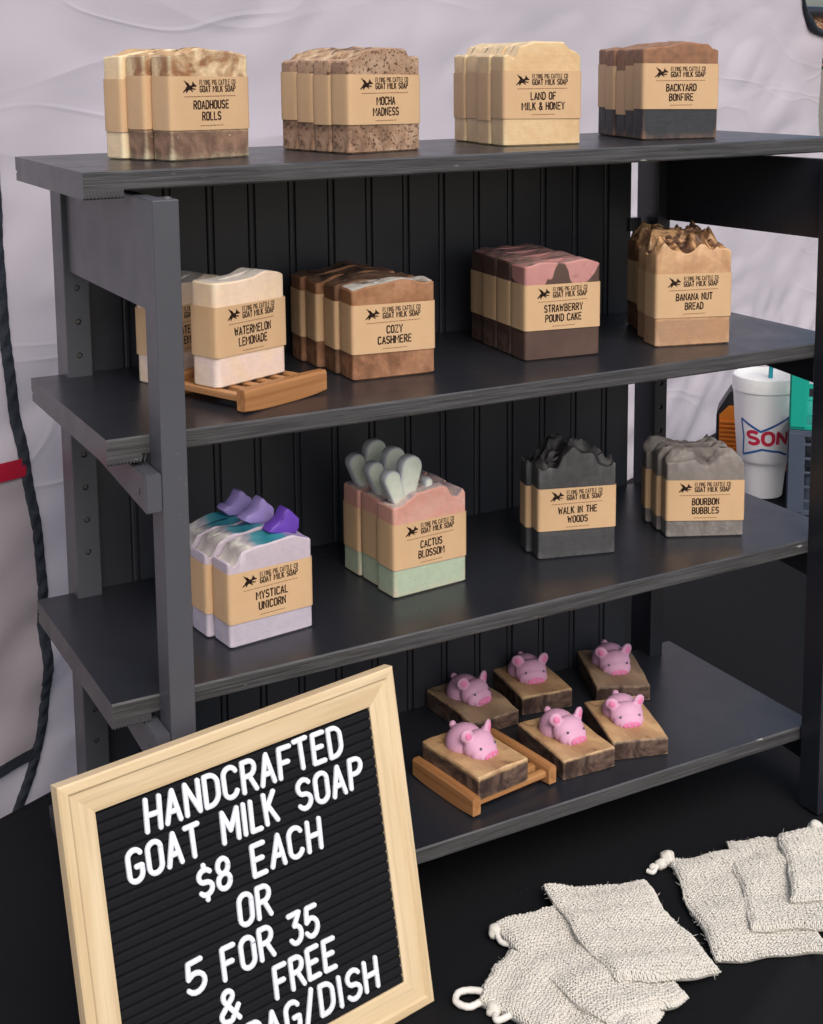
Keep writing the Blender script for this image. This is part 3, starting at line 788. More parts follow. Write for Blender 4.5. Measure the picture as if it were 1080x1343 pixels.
kind('L', front=(3.055, .304), shelf=2, yaw=-25.5, n=3, t=.100, s=-.020, h=.334, prof=[(0, .0), (.12, .012), (.34, .006), (.46, -.03), (.52, -.042), (.6, -.02), (.68, .012), (.85, .012), (1, 0)], amp=.062, fr=9, ridge=2,
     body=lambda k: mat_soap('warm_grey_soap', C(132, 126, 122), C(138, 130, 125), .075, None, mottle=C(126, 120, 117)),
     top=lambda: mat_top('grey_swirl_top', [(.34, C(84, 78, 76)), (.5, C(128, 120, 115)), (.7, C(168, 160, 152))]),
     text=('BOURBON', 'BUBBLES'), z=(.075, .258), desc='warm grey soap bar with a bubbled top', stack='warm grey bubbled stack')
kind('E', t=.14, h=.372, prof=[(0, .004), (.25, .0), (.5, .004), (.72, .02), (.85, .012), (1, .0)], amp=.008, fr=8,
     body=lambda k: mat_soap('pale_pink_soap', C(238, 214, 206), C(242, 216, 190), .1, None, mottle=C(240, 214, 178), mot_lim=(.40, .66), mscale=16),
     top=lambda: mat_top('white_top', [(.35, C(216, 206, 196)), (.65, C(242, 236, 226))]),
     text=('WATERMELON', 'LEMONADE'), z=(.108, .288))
def mat_pink():
    s = N('pink_topped_chocolate_soap', .55, .35); X, Y, Z = s.sep()
    wv = s.math('MULTIPLY', s.math('SUBTRACT', s.noise(38, 2, s.mapping((1, .2, .4))), .5), .10)
    f = s.ramp(s.math('DIVIDE', s.math('ADD', Z, wv), U), [(.325, 0), (.335, 1)])
    base = s.mix(s.noise(40, 4), C(70, 54, 48), C(104, 82, 72))
    pk = s.mix(s.noise(60, 3), C(176, 122, 120), C(204, 150, 142))
    pk = s.mix(s.ramp(s.noise(30, 4, None, .6, 1.2), [(.56, 0), (.66, .8)]), pk, C(122, 84, 76))
    k = s.mix(f, base, pk)
    s.color(k); s.bump(s.noise(90, 4), .2, .001); return s.m
def mat_unicorn():
    s = N('unicorn_swirl_top', .5, .4); X, Y, Z = s.sep()
    x = s.math('ADD', s.math('DIVIDE', X, BW), s.math('MULTIPLY', s.math('SUBTRACT', s.noise(26, 3), .5), .5))
    x = s.math('ADD', x, .5)
    k = s.ramp(x, [(0, C(222, 216, 208)), (.2, C(160, 152, 150)), (.3, C(226, 222, 214)), (.36, C(176, 168, 176)), (.42, C(84, 156, 168)), (.56, C(44, 128, 144)), (.72, C(64, 146, 158)), (.78, C(140, 132, 172)), (1, C(176, 160, 200))])
    s.color(k); s.bump(s.noise(120, 3), .25, .0015); return s.m
PURPLE = mat_plain('purple_soap', lin(104, 66, 176), .45); LILAC = mat_plain('lilac_soap', lin(168, 150, 214), .5)
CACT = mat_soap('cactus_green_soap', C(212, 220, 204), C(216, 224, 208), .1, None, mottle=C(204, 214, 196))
CACT2 = mat_plain('cactus_rind', lin(186, 190, 194), .5)

ORD = ['front', 'second', 'third', 'fourth', 'fifth']
def height_fn(K, k, rnd):
    prof = K['prof']; amp = K['amp']; fr = K['fr']; w = .345; t = K['t']; rg = K.get('ridge', 0)
    sd = hash(K['text'][0]) % 1000 if False else sum(map(ord, K['text'][0]))*.37
    def H(x, y):
        Y = y+k*t                                     # position along the loaf, so the swirl runs on from bar to bar
        b = K['h']+interp(prof, x/w+.5)*(1 if not rg else .75+.25*math.cos(k*1.7))
        d = (y+t/2)/t; m_ = .35+.65*math.sin(math.pi*min(max(d, 0), 1))
        m_ = m_ if k == 0 else 1
        v = nz(x*fr, Y*fr, sd)*.7+nz(x*fr*2.3, Y*fr*2.3, sd+4)*.4
        if rg == 1:
            v = (ridged(x*fr+nz(Y*6, x*3, 2)*.8, Y*fr*1.1, sd)*.9 + ridged(x*fr*2, Y*fr*2, sd+7)*.5-.45)
        if rg == 2:
            v = ridged(x*fr*.9, Y*fr*.9, sd)*1.1-.35
        e = min(1, min(x+w/2, w/2-x)/.03)
        return b+amp*v*m_*(.4+.6*e)
    return H
def make_bar(K, k, label, group, loc, rz, textual=True, low=False):
    rnd = random.Random(k*7+sum(map(ord, K['text'][0])))
    root = thing('soap_bar', label, 'soap bar', loc, rz, group)
    w = .345*rnd.uniform(.985, 1.0) if k else .345
    me = bar_mesh('bar', w, K['t']*.955, height_fn(K, k, rnd), .012 if K is not KINDS['E'] else .02, 0, k*3.1)
    top = K['top'] if (k == 0 or 'top2' not in K) else K['top2']
    kb = ('m', k if len({K['body'](0) and 0}) < 0 else (0 if k == 0 else 1 if k == 1 else 2))
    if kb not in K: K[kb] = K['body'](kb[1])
    kt = 'topmat' if top is K['top'] else 'topmat2'
    if kt not in K: K[kt] = top()
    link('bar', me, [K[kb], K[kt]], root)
    dz = (-.030 if K['text'][0] == 'BACKYARD' and k == 2 else rnd.uniform(-.012, .012)) if k else 0
    z0, z1 = K['z'][0]+dz, K['z'][1]+dz
    bd = link('kraft_band', band_mesh(w, K['t']*.955, z0, z1, k), KRAFT, root)
    if textual:
        y = -(K['t']*.955+.007)/2*U-.00018; zc = (z0+z1)/2*U
        nm = 'nm'
        if nm not in K: K[nm] = name_mesh(*K['text'])
        for nme, me in (('brand_print', HEAD), ('tagline_print', TAGL), ('weight_print', WEIGHT), ('soap_name', K[nm])):
            o = bpy.data.objects.new(nme, me); col.objects.link(o); o.parent = bd; o.location = (0, y, zc)
    return root
def stack(key):
    K = KINDS[key]; a = R(K['yaw']); ex = Vector((math.cos(a), math.sin(a), 0)); ey = Vector((-math.sin(a), math.cos(a), 0))
    F0 = Vector((K['front'][0], K['front'][1], 0)); rnd = random.Random(ord(key))
    for k in range(K['n']):
        p = F0+ex*(.1725+K['s']*k+(rnd.uniform(-.006, .006) if k else 0))+ey*(K['t']*(k+.5))
        z = shz(K['shelf'], p.x)
        if k == 0: lab = K['desc']+', front of the '+K['stack']
        elif k == K['n']-1: lab = 'rearmost soap bar of the '+K['stack']
        else: lab = ORD[k]+' soap bar from the front of the '+K['stack']
        root = make_bar(K, k, lab, 'soap bars stacked on the shelves', W(p.x, p.y, z)+Vector((0, 0, .0002)), a+(R(rnd.uniform(-2, 2)) if k else 0), k == 0)
        if key == 'J': cactus(root, K)
        if key == 'I': chunks(root, K, k)
def slab_shape(bm, pts, y0, y1, r):
    """rounded closed outline in (x, z) extruded along y with a soft rim"""
    n = len(pts); rings = []
    c = (sum(p[0] for p in pts)/n, sum(p[1] for p in pts)/n)
    for y, ins in ((y0, r), (y0+r*.4, r*.3), (y0+r, 0), (y1-r, 0), (y1-r*.4, r*.3), (y1, r)):
        ring = []
        for i, (x, z) in enumerate(pts):
            a = pts[i-1]; b = pts[(i+1) % n]; d = Vector((b[0]-a[0], b[1]-a[1])).normalized()
            ring.append(bm.verts.new(((x-d.y*ins)*U, y*U, (z+d.x*ins)*U)))
        rings.append(ring)
    for A, B in zip(rings, rings[1:]):
        for i in range(n): bm.faces.new((A[i], A[(i+1) % n], B[(i+1) % n], B[i]))
    f0 = bm.faces.new(rings[0][::-1]); f1 = bm.faces.new(rings[-1]); f0.material_index = f1.material_index = 1
    bmesh.ops.triangulate(bm, faces=[f0, f1])
def pad(x0, z0, x1, z1, r0, r1):
    """cactus pad: capsule from (x0,z0) to (x1,z1)"""
    a = math.atan2(z1-z0, x1-x0); P = []
    for k in range(13): t = a-math.pi/2+math.pi*k/12; P.append((x1+r1*math.cos(t), z1+r1*math.sin(t)))
    for k in range(7): t = a+math.pi/2+math.pi*k/6; P.append((x0+r0*math.cos(t), z0+r0*math.sin(t)))
    return P
def cactus(root, K):
    b = bmesh.new(); y0, y1 = -.022, .026
    slab_shape(b, pad(-.080, .385, -.056, .500, .038, .048), y0, y1, .006)
    slab_shape(b, pad(-.122, .390, -.148, .466, .031, .037), y0-.004, y1-.004, .006)
    slab_shape(b, pad(.02, .385, .024, .425, .016, .018), y0, y1, .006)
    link('cactus', bm_mesh(b, 'cactus', 50), [CACT2, CACT], root)
def chunks(root, K, k):
    pts0 = [(-.088, -.014), (-.050, -.036), (.066, -.036), (.082, -.016), (.080, .034), (.062, .058), (.034, .082), (.008, .096), (-.008, .088), (-.020, .054), (-.044, .020), (-.072, .008)]
    a = R(-6-3*k); x, z = (.092, .386) if k == 0 else (.086, .394)
    pts0 = [(p*.74, q*.70+.004*math.sin(p*90+k)) for p, q in pts0]
    pts = [(x+p*math.cos(a)-q*math.sin(a), z+p*math.sin(a)+q*math.cos(a)) for p, q in pts0]
    b = bmesh.new(); slab_shape(b, pts, -.012, .05, .005)
    link('soap_chunk', bm_mesh(b, 'soap_chunk', 50), [PURPLE if k == 0 else LILAC]*2, root)
for key in 'ABCDFGHIJKL': stack(key)

# ---------------------------------------------------------------- bamboo dishes
def dish(label, loc, rz, L=.41, Wd=.42):
    """rails run along local x at y=0 and y=Wd, slats join them"""
    t = thing('soap_dish', label, 'soap dish', loc, rz, 'bamboo soap dishes')
    for y in (.02, Wd-.02):
        b = bmesh.new(); n = 9; rings = []
        prof = [(-.02, .004), (-.017, 0), (.017, 0), (.02, .004), (.02, .078), (.014, .088), (-.014, .088), (-.02, .078)]
        for k in range(n+1):
            f = k/n*2-1; x = L/2*f
            rings.append([b.verts.new((x*U, (y+py)*U, (pz+(.010*(abs(f)**3))*(1 if pz < .04 else -.3))*U)) for py, pz in prof])
        for A, B in zip(rings, rings[1:]):
            for i in range(8): b.faces.new((A[i], A[(i+1) % 8], B[(i+1) % 8], B[i]))
        b.faces.new(rings[0][::-1]); b.faces.new(rings[-1])
        link('rail', bm_mesh(b, 'rail', 30), BAMBOO, t)
    for k in range(6):
        x = -L/2+.035+(L-.07)*k/5; b = bmesh.new()
        add_box(b, (x-.017)*U, (x+.017)*U, .038*U, (Wd-.038)*U, .034*U, .06*U, .0009)
        link('slat', bm_mesh(b, 'slat'), BAMBOO_Y, t)
    return t
a = R(21.9); p = Vector((1.2, .14, 0))
dish('bamboo soap dish under the pale pink soap bar on the second shelf', W(p.x, p.y, shz(1, 1.2)), a)
K = KINDS['E']
e = Vector((math.cos(a), math.sin(a), 0)); n_ = Vector((-math.sin(a), math.cos(a), 0))
p = Vector((.967, .218, 0))+e*.18+n_*.07
make_bar(K, 0, 'pale pink soap bar with a white top standing on a bamboo dish', 'soap bars stacked on the shelves', W(p.x, p.y, shz(1, p.x)+.0605), a)
a2 = R(24); e = Vector((math.cos(a2), math.sin(a2), 0)); n_ = Vector((-math.sin(a2), math.cos(a2), 0))
p = Vector((.895, .612, 0))+e*.1725+n_*.07
make_bar(K, 1, 'pale pink soap bar mostly hidden behind the left front post', 'soap bars stacked on the shelves', W(p.x, p.y, shz(1, p.x)), a2)

# ---------------------------------------------------------------- pig soaps
PINK = mat_plain('pig_pink_soap', lin(212, 162, 190), .55, .3, (200, .1, .0006)); ROSE = mat_plain('snout_rose', lin(222, 126, 170), .5)
EYE = mat_plain('eye_grey', lin(96, 92, 112), .5)
def pig_source():
    bm = bmesh.new(); u = U
    def ell(c, r, rot=None):
        M = Matrix.Translation(Vector(c)*u)
        if rot: M = M @ rot
        bmesh.ops.create_uvsphere(bm, u_segments=24, v_segments=14, radius=1, matrix=M @ Matrix.Diagonal((r[0]*u, r[1]*u, r[2]*u, 1)))
    ell((0, .040, .014), (.078, .072, .070))            # body, snout towards -Y
    ell((0, -.028, .030), (.070, .050, .056))           # head
    ell((0, -.056, .016), (.064, .038, .044))
    ell((0, -.084, .010), (.047, .015, .028))           # snout
    ell((0, .106, .058), (.015, .014, .016))            # tail
    for s in (-1, 1):
        ell((s*.058, -.018, .080), (.028, .012, .028), Matrix.Rotation(R(s*26), 4, 'Y') @ Matrix.Rotation(R(s*22), 4, 'Z') @ Matrix.Rotation(R(-6), 4, 'X'))
        ell((s*.050, -.018, .066), (.022, .018, .022))
    me = bm_mesh(bm, 'pig'); o = bpy.data.objects.new('pig', me); col.objects.link(o)
    md = o.modifiers.new('r', 'REMESH'); md.mode = 'VOXEL'; md.voxel_size = .00085; md.use_smooth_shade = True
    sm = o.modifiers.new('s', 'SMOOTH'); sm.iterations = 5; sm.factor = .5
    bpy.context.view_layer.update()
    out = bpy.data.meshes.new_from_object(o.evaluated_get(bpy.context.evaluated_depsgraph_get()))
    bpy.data.objects.remove(o); bpy.data.meshes.remove(me)
    out.name = 'pig'; out.materials.clear(); out.materials.append(PINK)
    for p in out.polygons: p.use_smooth = True
    return out
PIGM = pig_source()
def disc_mesh(name, rx, rz, th, mat):
    b = bmesh.new(); bmesh.ops.create_uvsphere(b, u_segments=18, v_segments=10, radius=1, matrix=Matrix.Diagonal((rx*U, th*U, rz*U, 1)))
    me = bm_mesh(b, name, 80); me.materials.append(mat); return me
SNOUT = disc_mesh('snout', .038, .0185, .005, ROSE); EYEM = disc_mesh('eye', .0048, .0052, .004, EYE); EAR = disc_mesh('inner_ear', .0125, .0165, .004, ROSE)
NOS = disc_mesh('nostril', .004, .006, .003, PINK)
def mat_pigbar():
    s = N('chocolate_soap_with_tan_top', .55, .35); X, Y, Z = s.sep()
    f = s.ramp(s.math('DIVIDE', s.math('ADD', Z, s.math('MULTIPLY', s.noise(60, 3), .004)), U), [(.088, 0), (.098, 1)])
    dk = s.mix(s.ramp(s.noise(38, 6, None, .65, 1.4), [(.38, 0), (.62, 1)]), C(56, 42, 38), C(112, 90, 78))
    tn = s.mix(s.ramp(s.noise(22, 5, None, .6, .6), [(.38, 0), (.62, 1)]), C(150, 114, 84), C(206, 172, 128))
    ge = s.n('NewGeometry'); rim = s.math('MULTIPLY', s.ramp(ge.outputs['Pointiness'], [(.53, 0), (.60, 1)]), s.ramp(s.noise(110, 3), [(.4, .1), (.6, .9)]))  # worn rim and edge highlight mixed into the colour
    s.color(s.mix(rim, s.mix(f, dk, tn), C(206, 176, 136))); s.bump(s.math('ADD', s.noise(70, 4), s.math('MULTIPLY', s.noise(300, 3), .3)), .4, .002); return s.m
PIGBAR = mat_pigbar()
def mat_pigtop(c1, c2, c3):
    s = N('tan_soap_face', .5, .4)
    f = s.noise(14, 5, None, .6, .8); g = s.noise(120, 3)
    k = s.mix(s.ramp(f, [(.36, 0), (.62, 1)]), c1, c2)
    k = s.mix(s.ramp(s.noise(26, 4, None, .6, 1.0), [(.6, 0), (.72, 1)]), k, c3)
    s.color(k); s.bump(s.math('ADD', s.noise(60, 4), s.math('MULTIPLY', g, .2)), .3, .0015); return s.m
PT1 = mat_pigtop(C(160, 122, 88), C(210, 174, 128), C(126, 92, 66)); PT2 = mat_pigtop(C(128, 104, 84), C(172, 146, 116), C(92, 72, 58))
def pig_bar(label, c, yaw, z, w, L, th, seed, pt, bend=0.0, pyaw=0.0):
    root = thing('pig_soap', label, 'pig soap', W(c[0], c[1], z), R(yaw), 'pig soaps on the bottom shelf')
    def H(x, y): return th+.004*nz(x*7+seed, y*7)+.003*nz(x*25, y*25, seed)-bend*smooth01(-.06, -.16, y)*(1-.3*smooth01(.1, .3, x))
    me = bar_mesh('bar', w, L, H, .009, 0, seed); link('bar', me, [PIGBAR, pt], root)
    pg = bpy.data.objects.new('pig', PIGM); col.objects.link(pg); pg.parent = root
    pg.location = (-.0*U, .015*U, (th-.006)*U); pg.rotation_euler = (0, 0, R(pyaw)); rp = random.Random(seed*5); pg.scale = (1.08*rp.uniform(.96, 1.03), 1.06*rp.uniform(.95, 1.05), 1.06*rp.uniform(.95, 1.04)); pg.rotation_euler = (R(rp.uniform(-3, 3)), R(rp.uniform(-3, 3)), R(pyaw+rp.uniform(-7, 7)))
    def sub(name, me, loc, rot=(0, 0, 0)):
        o = bpy.data.objects.new(name, me); col.objects.link(o); o.parent = pg
        o.location = Vector(loc)*U; o.rotation_euler = rot
    sub('snout', SNOUT, (0, -.0965, .013), (R(10), 0, 0))
    for s in (-1, 1):
        sub('eye', EYEM, (s*.040, -.0765, .046), (R(-24), 0, R(s*26)))
        sub('inner_ear', EAR, (s*.0605, -.0290, .082), (R(-6), R(s*26), R(s*22)))
        sub('nostril', NOS, (s*.012, -.1015, .0135), (R(10), 0, 0))
PZ = SZ[3]
pig_bar('brown pig soap raised on the bamboo dish at the front left', (2.06, .285), 8, PZ+.0605, .262, .372, .10, 1, PT1, 0, 3)
pig_bar('dark brown pig soap with a broken front edge at the back left', (2.366, .811), 3.7, PZ, .262, .368, .09, 2, PT2, .02, 3)
pig_bar('brown pig soap in the middle of the back row', (2.711, .857), -7.7, PZ, .256, .376, .09, 3, PT1, 0, 3)
pig_bar('brown pig soap at the back right with a dark gouge in its top', (3.117, .751), -22.4, PZ, .258, .385, .09, 4, PT2, .012, 3)
pig_bar('brown pig soap with a pale chipped lower edge in the middle of the front row', (2.533, .313), -2.4, PZ, .258, .375, .09, 5, PT1, 0, 3)
pig_bar('brown pig soap at the front right, its bar slightly warped', (2.849, .308), -17.2, PZ, .254, .38, .09, 6, PT1, .008, 3)
dish('bamboo soap dish under the front left pig soap on the bottom shelf', W(1.895, .27, PZ), R(97.5)+math.pi, .40, .44)

# ---------------------------------------------------------------- letter board
WHITEP = mat_plain('white_letter_plastic', (.84, .87, .93, 1), .35, .5, None, .03)
def mat_felt():
    s = N('black_letterboard_felt', .9, .15); f = s.noise(900, 3)
    s.color(lint(s, s.mix(f, (.007, .0073, .009, 1), (.013, .0135, .016, 1)), 90, .03, (.4, .4, .4, 1))); s.bump(f, .3, .0006); return s.m
FELT = mat_felt()
def letter_mesh(ch, h, wr):
    """raised rounded plastic letter in the (x, y) plane, z up from the felt"""
    b = bmesh.new(); r = .085*h
    lift = 0.0
    for st in glyph(ch, wr*GW.get(ch, 1)):
        pts = [Vector((p[0]*h, p[1]*h)) for p in st]
        clean = [pts[0]]
        for p in pts[1:]:
            if (p-clean[-1]).length > 1e-6: clean.append(p)
        runs = [[clean[0]]]
        for i in range(1, len(clean)):
            runs[-1].append(clean[i])
            if i < len(clean)-1:
                d1 = (clean[i]-clean[i-1]).normalized(); d2 = (clean[i+1]-clean[i]).normalized()
                if d1.dot(d2) < .75: runs.append([clean[i]])
        for run in runs:
            lift += .00003
            prof = [(-1, 0), (-1, .55), (-.94, .85), (-.75, .98), (0, 1.02), (.75, .98), (.94, .85), (1, .55), (1, 0)]
            rows = []; n = len(run)
            H = .0022+lift
            for i, p in enumerate(run):
                d = (run[min(i+1, n-1)]-run[max(i-1, 0)]).normalized(); nn = Vector((-d.y, d.x))
                rows.append([b.verts.new((p.x+nn.x*r*o, p.y+nn.y*r*o, H*hh)) for o, hh in prof])
            for A, B in zip(rows, rows[1:]):
                for k in range(len(prof)-1): b.faces.new((A[k], A[k+1], B[k+1], B[k]))
            for p in (run[0], run[-1]):
                half = [(1, 0), (1, .55), (.94, .85), (.75, .98), (0, 1.02)]
                rr = [[b.verts.new((p.x+r*o*.999*math.cos(a*math.pi/8), p.y+r*o*.999*math.sin(a*math.pi/8), (H+.00001)*hh)) for a in range(16)] for o, hh in half[:-1]]
                top = b.verts.new((p.x, p.y, (H+.00001)*1.02))
                for A, B in zip(rr, rr[1:]):
                    for k in range(16): b.faces.new((A[k], A[(k+1) % 16], B[(k+1) % 16], B[k]))
                for k in range(16): b.faces.new((rr[-1][k], rr[-1][(k+1) % 16], top))
    return bm_mesh(b, 'letter', 50)
def build_sign():
    xb, yb, yaw, lean, w, h = 1.512, -.341, .186, .185, 1.278, 1.204
    t = thing('letter_board', 'square pine-framed black letter board with white letters leaning on the shelf post', 'sign',
              W(xb-w/2*math.cos(yaw), yb-w/2*math.sin(yaw), TZ))
    t.rotation_euler = (R(90)-lean, 0, yaw)      # local x along the board, y up the board, z out of its face
    u = U; fw = .089*w; X = w/2
    # profile across a rail: distance from the outer edge, height above the felt plane
    prof = [(0, -.048), (0, -.004), (.006, .002), (.030, .002), (.038, -.005), (.046, -.006), (fw-.012, -.008), (fw, -.012), (fw, -.048)]
    corners = [(-X, 0), (X, 0), (X, h), (-X, h)]; inn = [(1, 1), (-1, 1), (-1, -1), (1, -1)]
    for k in range(4):
        a, b = corners[k], corners[(k+1) % 4]; ia, ib = inn[k], inn[(k+1) % 4]; bm = bmesh.new()
        A = [bm.verts.new(((a[0]+ia[0]*d)*u, (a[1]+ia[1]*d)*u, z*u)) for d, z in prof]
        B = [bm.verts.new(((b[0]+ib[0]*d)*u, (b[1]+ib[1]*d)*u, z*u)) for d, z in prof]
        for i in range(len(prof)): bm.faces.new((A[i], A[(i+1) % len(prof)], B[(i+1) % len(prof)], B[i]))
        bm.faces.new(A[::-1]); bm.faces.new(B)
        link('frame_rail', bm_mesh(bm, 'frame_rail', 25), PINE_X if k in (0, 2) else PINE_Y, t)
    bm = bmesh.new(); pitch = .0337; y = fw-.01; rows = []
    x0, x1 = -X+fw-.01, X-fw+.01
    def row(yy, z): rows.append((bm.verts.new((x0*u, yy*u, z*u)), bm.verts.new((x1*u, yy*u, z*u))))
    while y < h-fw+.01:
        for f, z in ((.02, -.010), (.10, -.003), (.25, .0), (.75, .0), (.90, -.003), (.98, -.010)): row(y+f*pitch, z-.018)
        y += pitch
    for p, q in zip(rows, rows[1:]): bm.faces.new((p[0], p[1], q[1], q[0]))
    link('felt_panel', bm_mesh(bm, 'felt_panel', 20), FELT, t)
    bm = bmesh.new(); add_box(bm, (-X+.02)*u, (X-.02)*u, .02*u, (h-.02)*u, -.046*u, -.034*u)
    link('back_board', bm_mesh(bm, 'back_board'), PINE_X, t)
    # rows: (words with their left and right edges as fractions of the board, baseline fraction)
    LH = .080*h
    lines = [([('HANDCRAFTED', .205, .806)], .808), ([('GOAT', .145, .352), ('MILK', .408, .582), ('SOAP', .640, .858)], .698), ([('$8', .326, .424), ('EACH', .482, .703)], .580),
             ([('OR', .425, .528)], .466), ([('5', .265, .322), ('FOR', .362, .522), ('35', .566, .662)], .352), ([('&', .340, .410), ('FREE', .502, .702)], .238), ([('BAG/DISH', .405, .827)], .126)]
    cache = {}; rl = random.Random(11)
    for words, base in lines:
        for word, f0, f1 in words:
            lay, tw = layout(word, 1.0, .50, .26)
            span = (f1-f0)*w-.164*LH; k = span/tw           # spread the letters over the span
            wr = .50*k/LH if tw else .5
            wr = min(max(wr, .40), .60)
            lay, tw = layout(word, LH, wr, .26)
            gap = (span-sum(wr*GW.get(c, 1)*LH for c in word))/max(1, len(word)-1)
            x = f0*w-X+.082*LH+.006
            for ch in word:
                key = (ch, round(wr, 2))
                if key not in cache:
                    cache[key] = letter_mesh(ch, LH*u, wr); cache[key].materials.append(WHITEP)
                o = bpy.data.objects.new('letter', cache[key]); col.objects.link(o); o.parent = t
                o.location = (x*u, (base*h-.002+rl.uniform(-.0025, .0025))*u, -.0002-.017*u); o.rotation_euler = (0, 0, R(rl.gauss(0, 1.3)))
                x += wr*GW.get(ch, 1)*LH+gap
    return t
PINE_Y = mat_wood('pine_frame_upright', lin(206, 179, 138), lin(229, 208, 172), 1, 45)
build_sign()

# ---------------------------------------------------------------- knitted soap bags
def mat_yarn():
    s = N('natural_sisal_yarn', .85, .2); f = s.noise(1400, 3); g = s.noise(18, 4)
    k = s.mix(f, lin(198, 194, 184), lin(226, 222, 212)); s.color(s.mix(s.math('MULTIPLY', g, .6), k, lin(214, 208, 196))); s.bump(f, .4, .0006); return s.m
YARN = mat_yarn()
CORD = mat_plain('white_cord', lin(226, 222, 214), .8, .2, (600, .4, .0008))
def knit_bag(label, q, z4, seed, fold=None):
    """q: mouth left, mouth right, base right, base left on the table (units); z4: heights of those corners above the table"""
    cx = sum(p[0] for p in q)/4; cy = sum(p[1] for p in q)/4
    root = thing('knit_bag', label, 'soap bag', W(cx, cy, TZ), 0, 'knitted soap bags on the table')
    rnd = np.random.RandomState(seed)
    Q = np.array([(p[0]-cx, p[1]-cy, z) for p, z in zip(q, z4)])
    def surf(u, v, lift):
        """u across, v from the mouth to the base; numpy arrays"""
        a = Q[0]*(1-u)[:, None]+Q[1]*u[:, None]; b = Q[3]*(1-u)[:, None]+Q[2]*u[:, None]
        p = a*(1-v)[:, None]+b*v[:, None]
        ex = (Q[1]-Q[0]); ex = ex/np.linalg.norm(ex); ey = (Q[3]-Q[0]); ey = ey/np.linalg.norm(ey)
        wig = .006*np.sin(v*7+seed)+.006*np.sin(v*13+seed*2)
        p = p+ex[None, :]*(wig*(np.abs(u-.5)*2)**2*np.sign(u-.5))[:, None]+ex[None, :]*(.010*np.sin(v*4.5+seed))[:, None]
        p = p+ey[None, :]*(.008*np.sin(u*6+seed*1.7)+.005*np.sin(u*15+seed))[:, None]
        e = np.clip(np.minimum(np.minimum(u, 1-u)*.40, np.minimum(v, 1-v)*.6)/.03, 0, 1); e = np.sqrt(e*(2-e))
        puff = .020+.020*e+.008*np.sin(u*5+v*4+seed)*e+.007*np.sin(v*11+u*3+seed*3)*e+.004*np.sin(v*27+seed)*e
        p[:, 2] += puff*lift
        return p
    # solid core
    nu, nv = 24, 32; uu, vv = np.meshgrid(np.linspace(.012, .988, nu), np.linspace(.01, .99, nv)); uf, vf = uu.ravel(), vv.ravel()
    T = surf(uf, vf, .68); B = surf(uf, vf, .0); B[:, 2] += .003
    V = np.concatenate([T, B]); F = []
    o = nu*nv
    for j in range(nv-1):
        for i in range(nu-1):
            k = j*nu+i; F.append((k, k+1, k+nu+1, k+nu)); F.append((o+k, o+k+nu, o+k+nu+1, o+k+1))
    per = [i for i in range(nu)]+[j*nu+nu-1 for j in range(1, nv)]+[(nv-1)*nu+i for i in range(nu-2, -1, -1)]+[j*nu for j in range(nv-2, 0, -1)]
    for a, b in zip(per, per[1:]+per[:1]): F.append((b, a, o+a, o+b))
    # yarn: one looping tube per row
    ns, nr, spp, sg = 28, 42, 10, 5
    wlen = np.linalg.norm(Q[1]-Q[0]); llen = np.linalg.norm(Q[3]-Q[0])
    N0 = len(V); VV = [V]; FF = [np.array(F)]; base = N0
    for r_ in range(nr):
        th = np.linspace(0, 2*np.pi*ns, ns*spp+1)
        j1 = rnd.normal(0, .08, len(th)); j1 = np.convolve(j1, np.ones(5)/5, 'same'); j2 = np.convolve(rnd.normal(0, .13, len(th)), np.ones(5)/5, 'same')
        st = th/(2*np.pi)+.20*np.sin(2*th)+j1
        v = (r_+.5+.78*np.cos(th)+j2)/nr; u = st/ns
        u = np.clip(u, -.012, 1.012); v = np.clip(v, -.018, 1.018)
        P = surf(np.clip(u, 0, 1), np.clip(v, 0, 1), 1.0)
        ex = (Q[1]-Q[0]); ey = (Q[3]-Q[0])
        P += ex[None, :]*(u-np.clip(u, 0, 1))[:, None]+ey[None, :]*(v-np.clip(v, 0, 1))[:, None]
        P[:, 2] += .0035*np.cos(2*th+.6)+np.convolve(rnd.normal(0, .003, len(th)), np.ones(3)/3, 'same')
        tg = np.gradient(P, axis=0); tg /= np.linalg.norm(tg, axis=1)[:, None]+1e-9
        n1 = np.cross(tg, np.array([0, 0, 1.0])); n1 /= np.linalg.norm(n1, axis=1)[:, None]+1e-9; n2 = np.cross(tg, n1)
        rad = .0039*(1+.18*np.convolve(rnd.normal(0, 1, len(th)), np.ones(4)/4, 'same'))
        ring = np.stack([P+(n1*math.cos(2*math.pi*k/sg)+n2*math.sin(2*math.pi*k/sg))*rad[:, None] for k in range(sg)], 1)
        m_ = len(th); VV.append(ring.reshape(-1, 3))
        i = np.arange(m_-1)[:, None]; k = np.arange(sg)[None, :]; k2 = (k+1) % sg
        FF.append(np.stack([base+i*sg+k, base+i*sg+k2, base+(i+1)*sg+k2, base+(i+1)*sg+k], -1).reshape(-1, 4)); base += m_*sg
    # stray fibres
    nf = 300; u = rnd.rand(nf); v = rnd.rand(nf); ed = rnd.rand(nf) < .5
    side = rnd.randint(0, 4, nf)
    u = np.where(ed & (side == 0), 0, np.where(ed & (side == 1), 1, u)); v = np.where(ed & (side == 2), 0, np.where(ed & (side == 3), 1, v))
    P = surf(u, v, 1.0); d = rnd.normal(0, 1, (nf, 3)); d[:, 2] = np.abs(d[:, 2])*.6; d /= np.linalg.norm(d, axis=1)[:, None]
    L = rnd.uniform(.006, .016, nf)[:, None]; sdv = np.cross(d, rnd.normal(0, 1, (nf, 3))); sdv /= np.linalg.norm(sdv, axis=1)[:, None]; sdv *= .0009
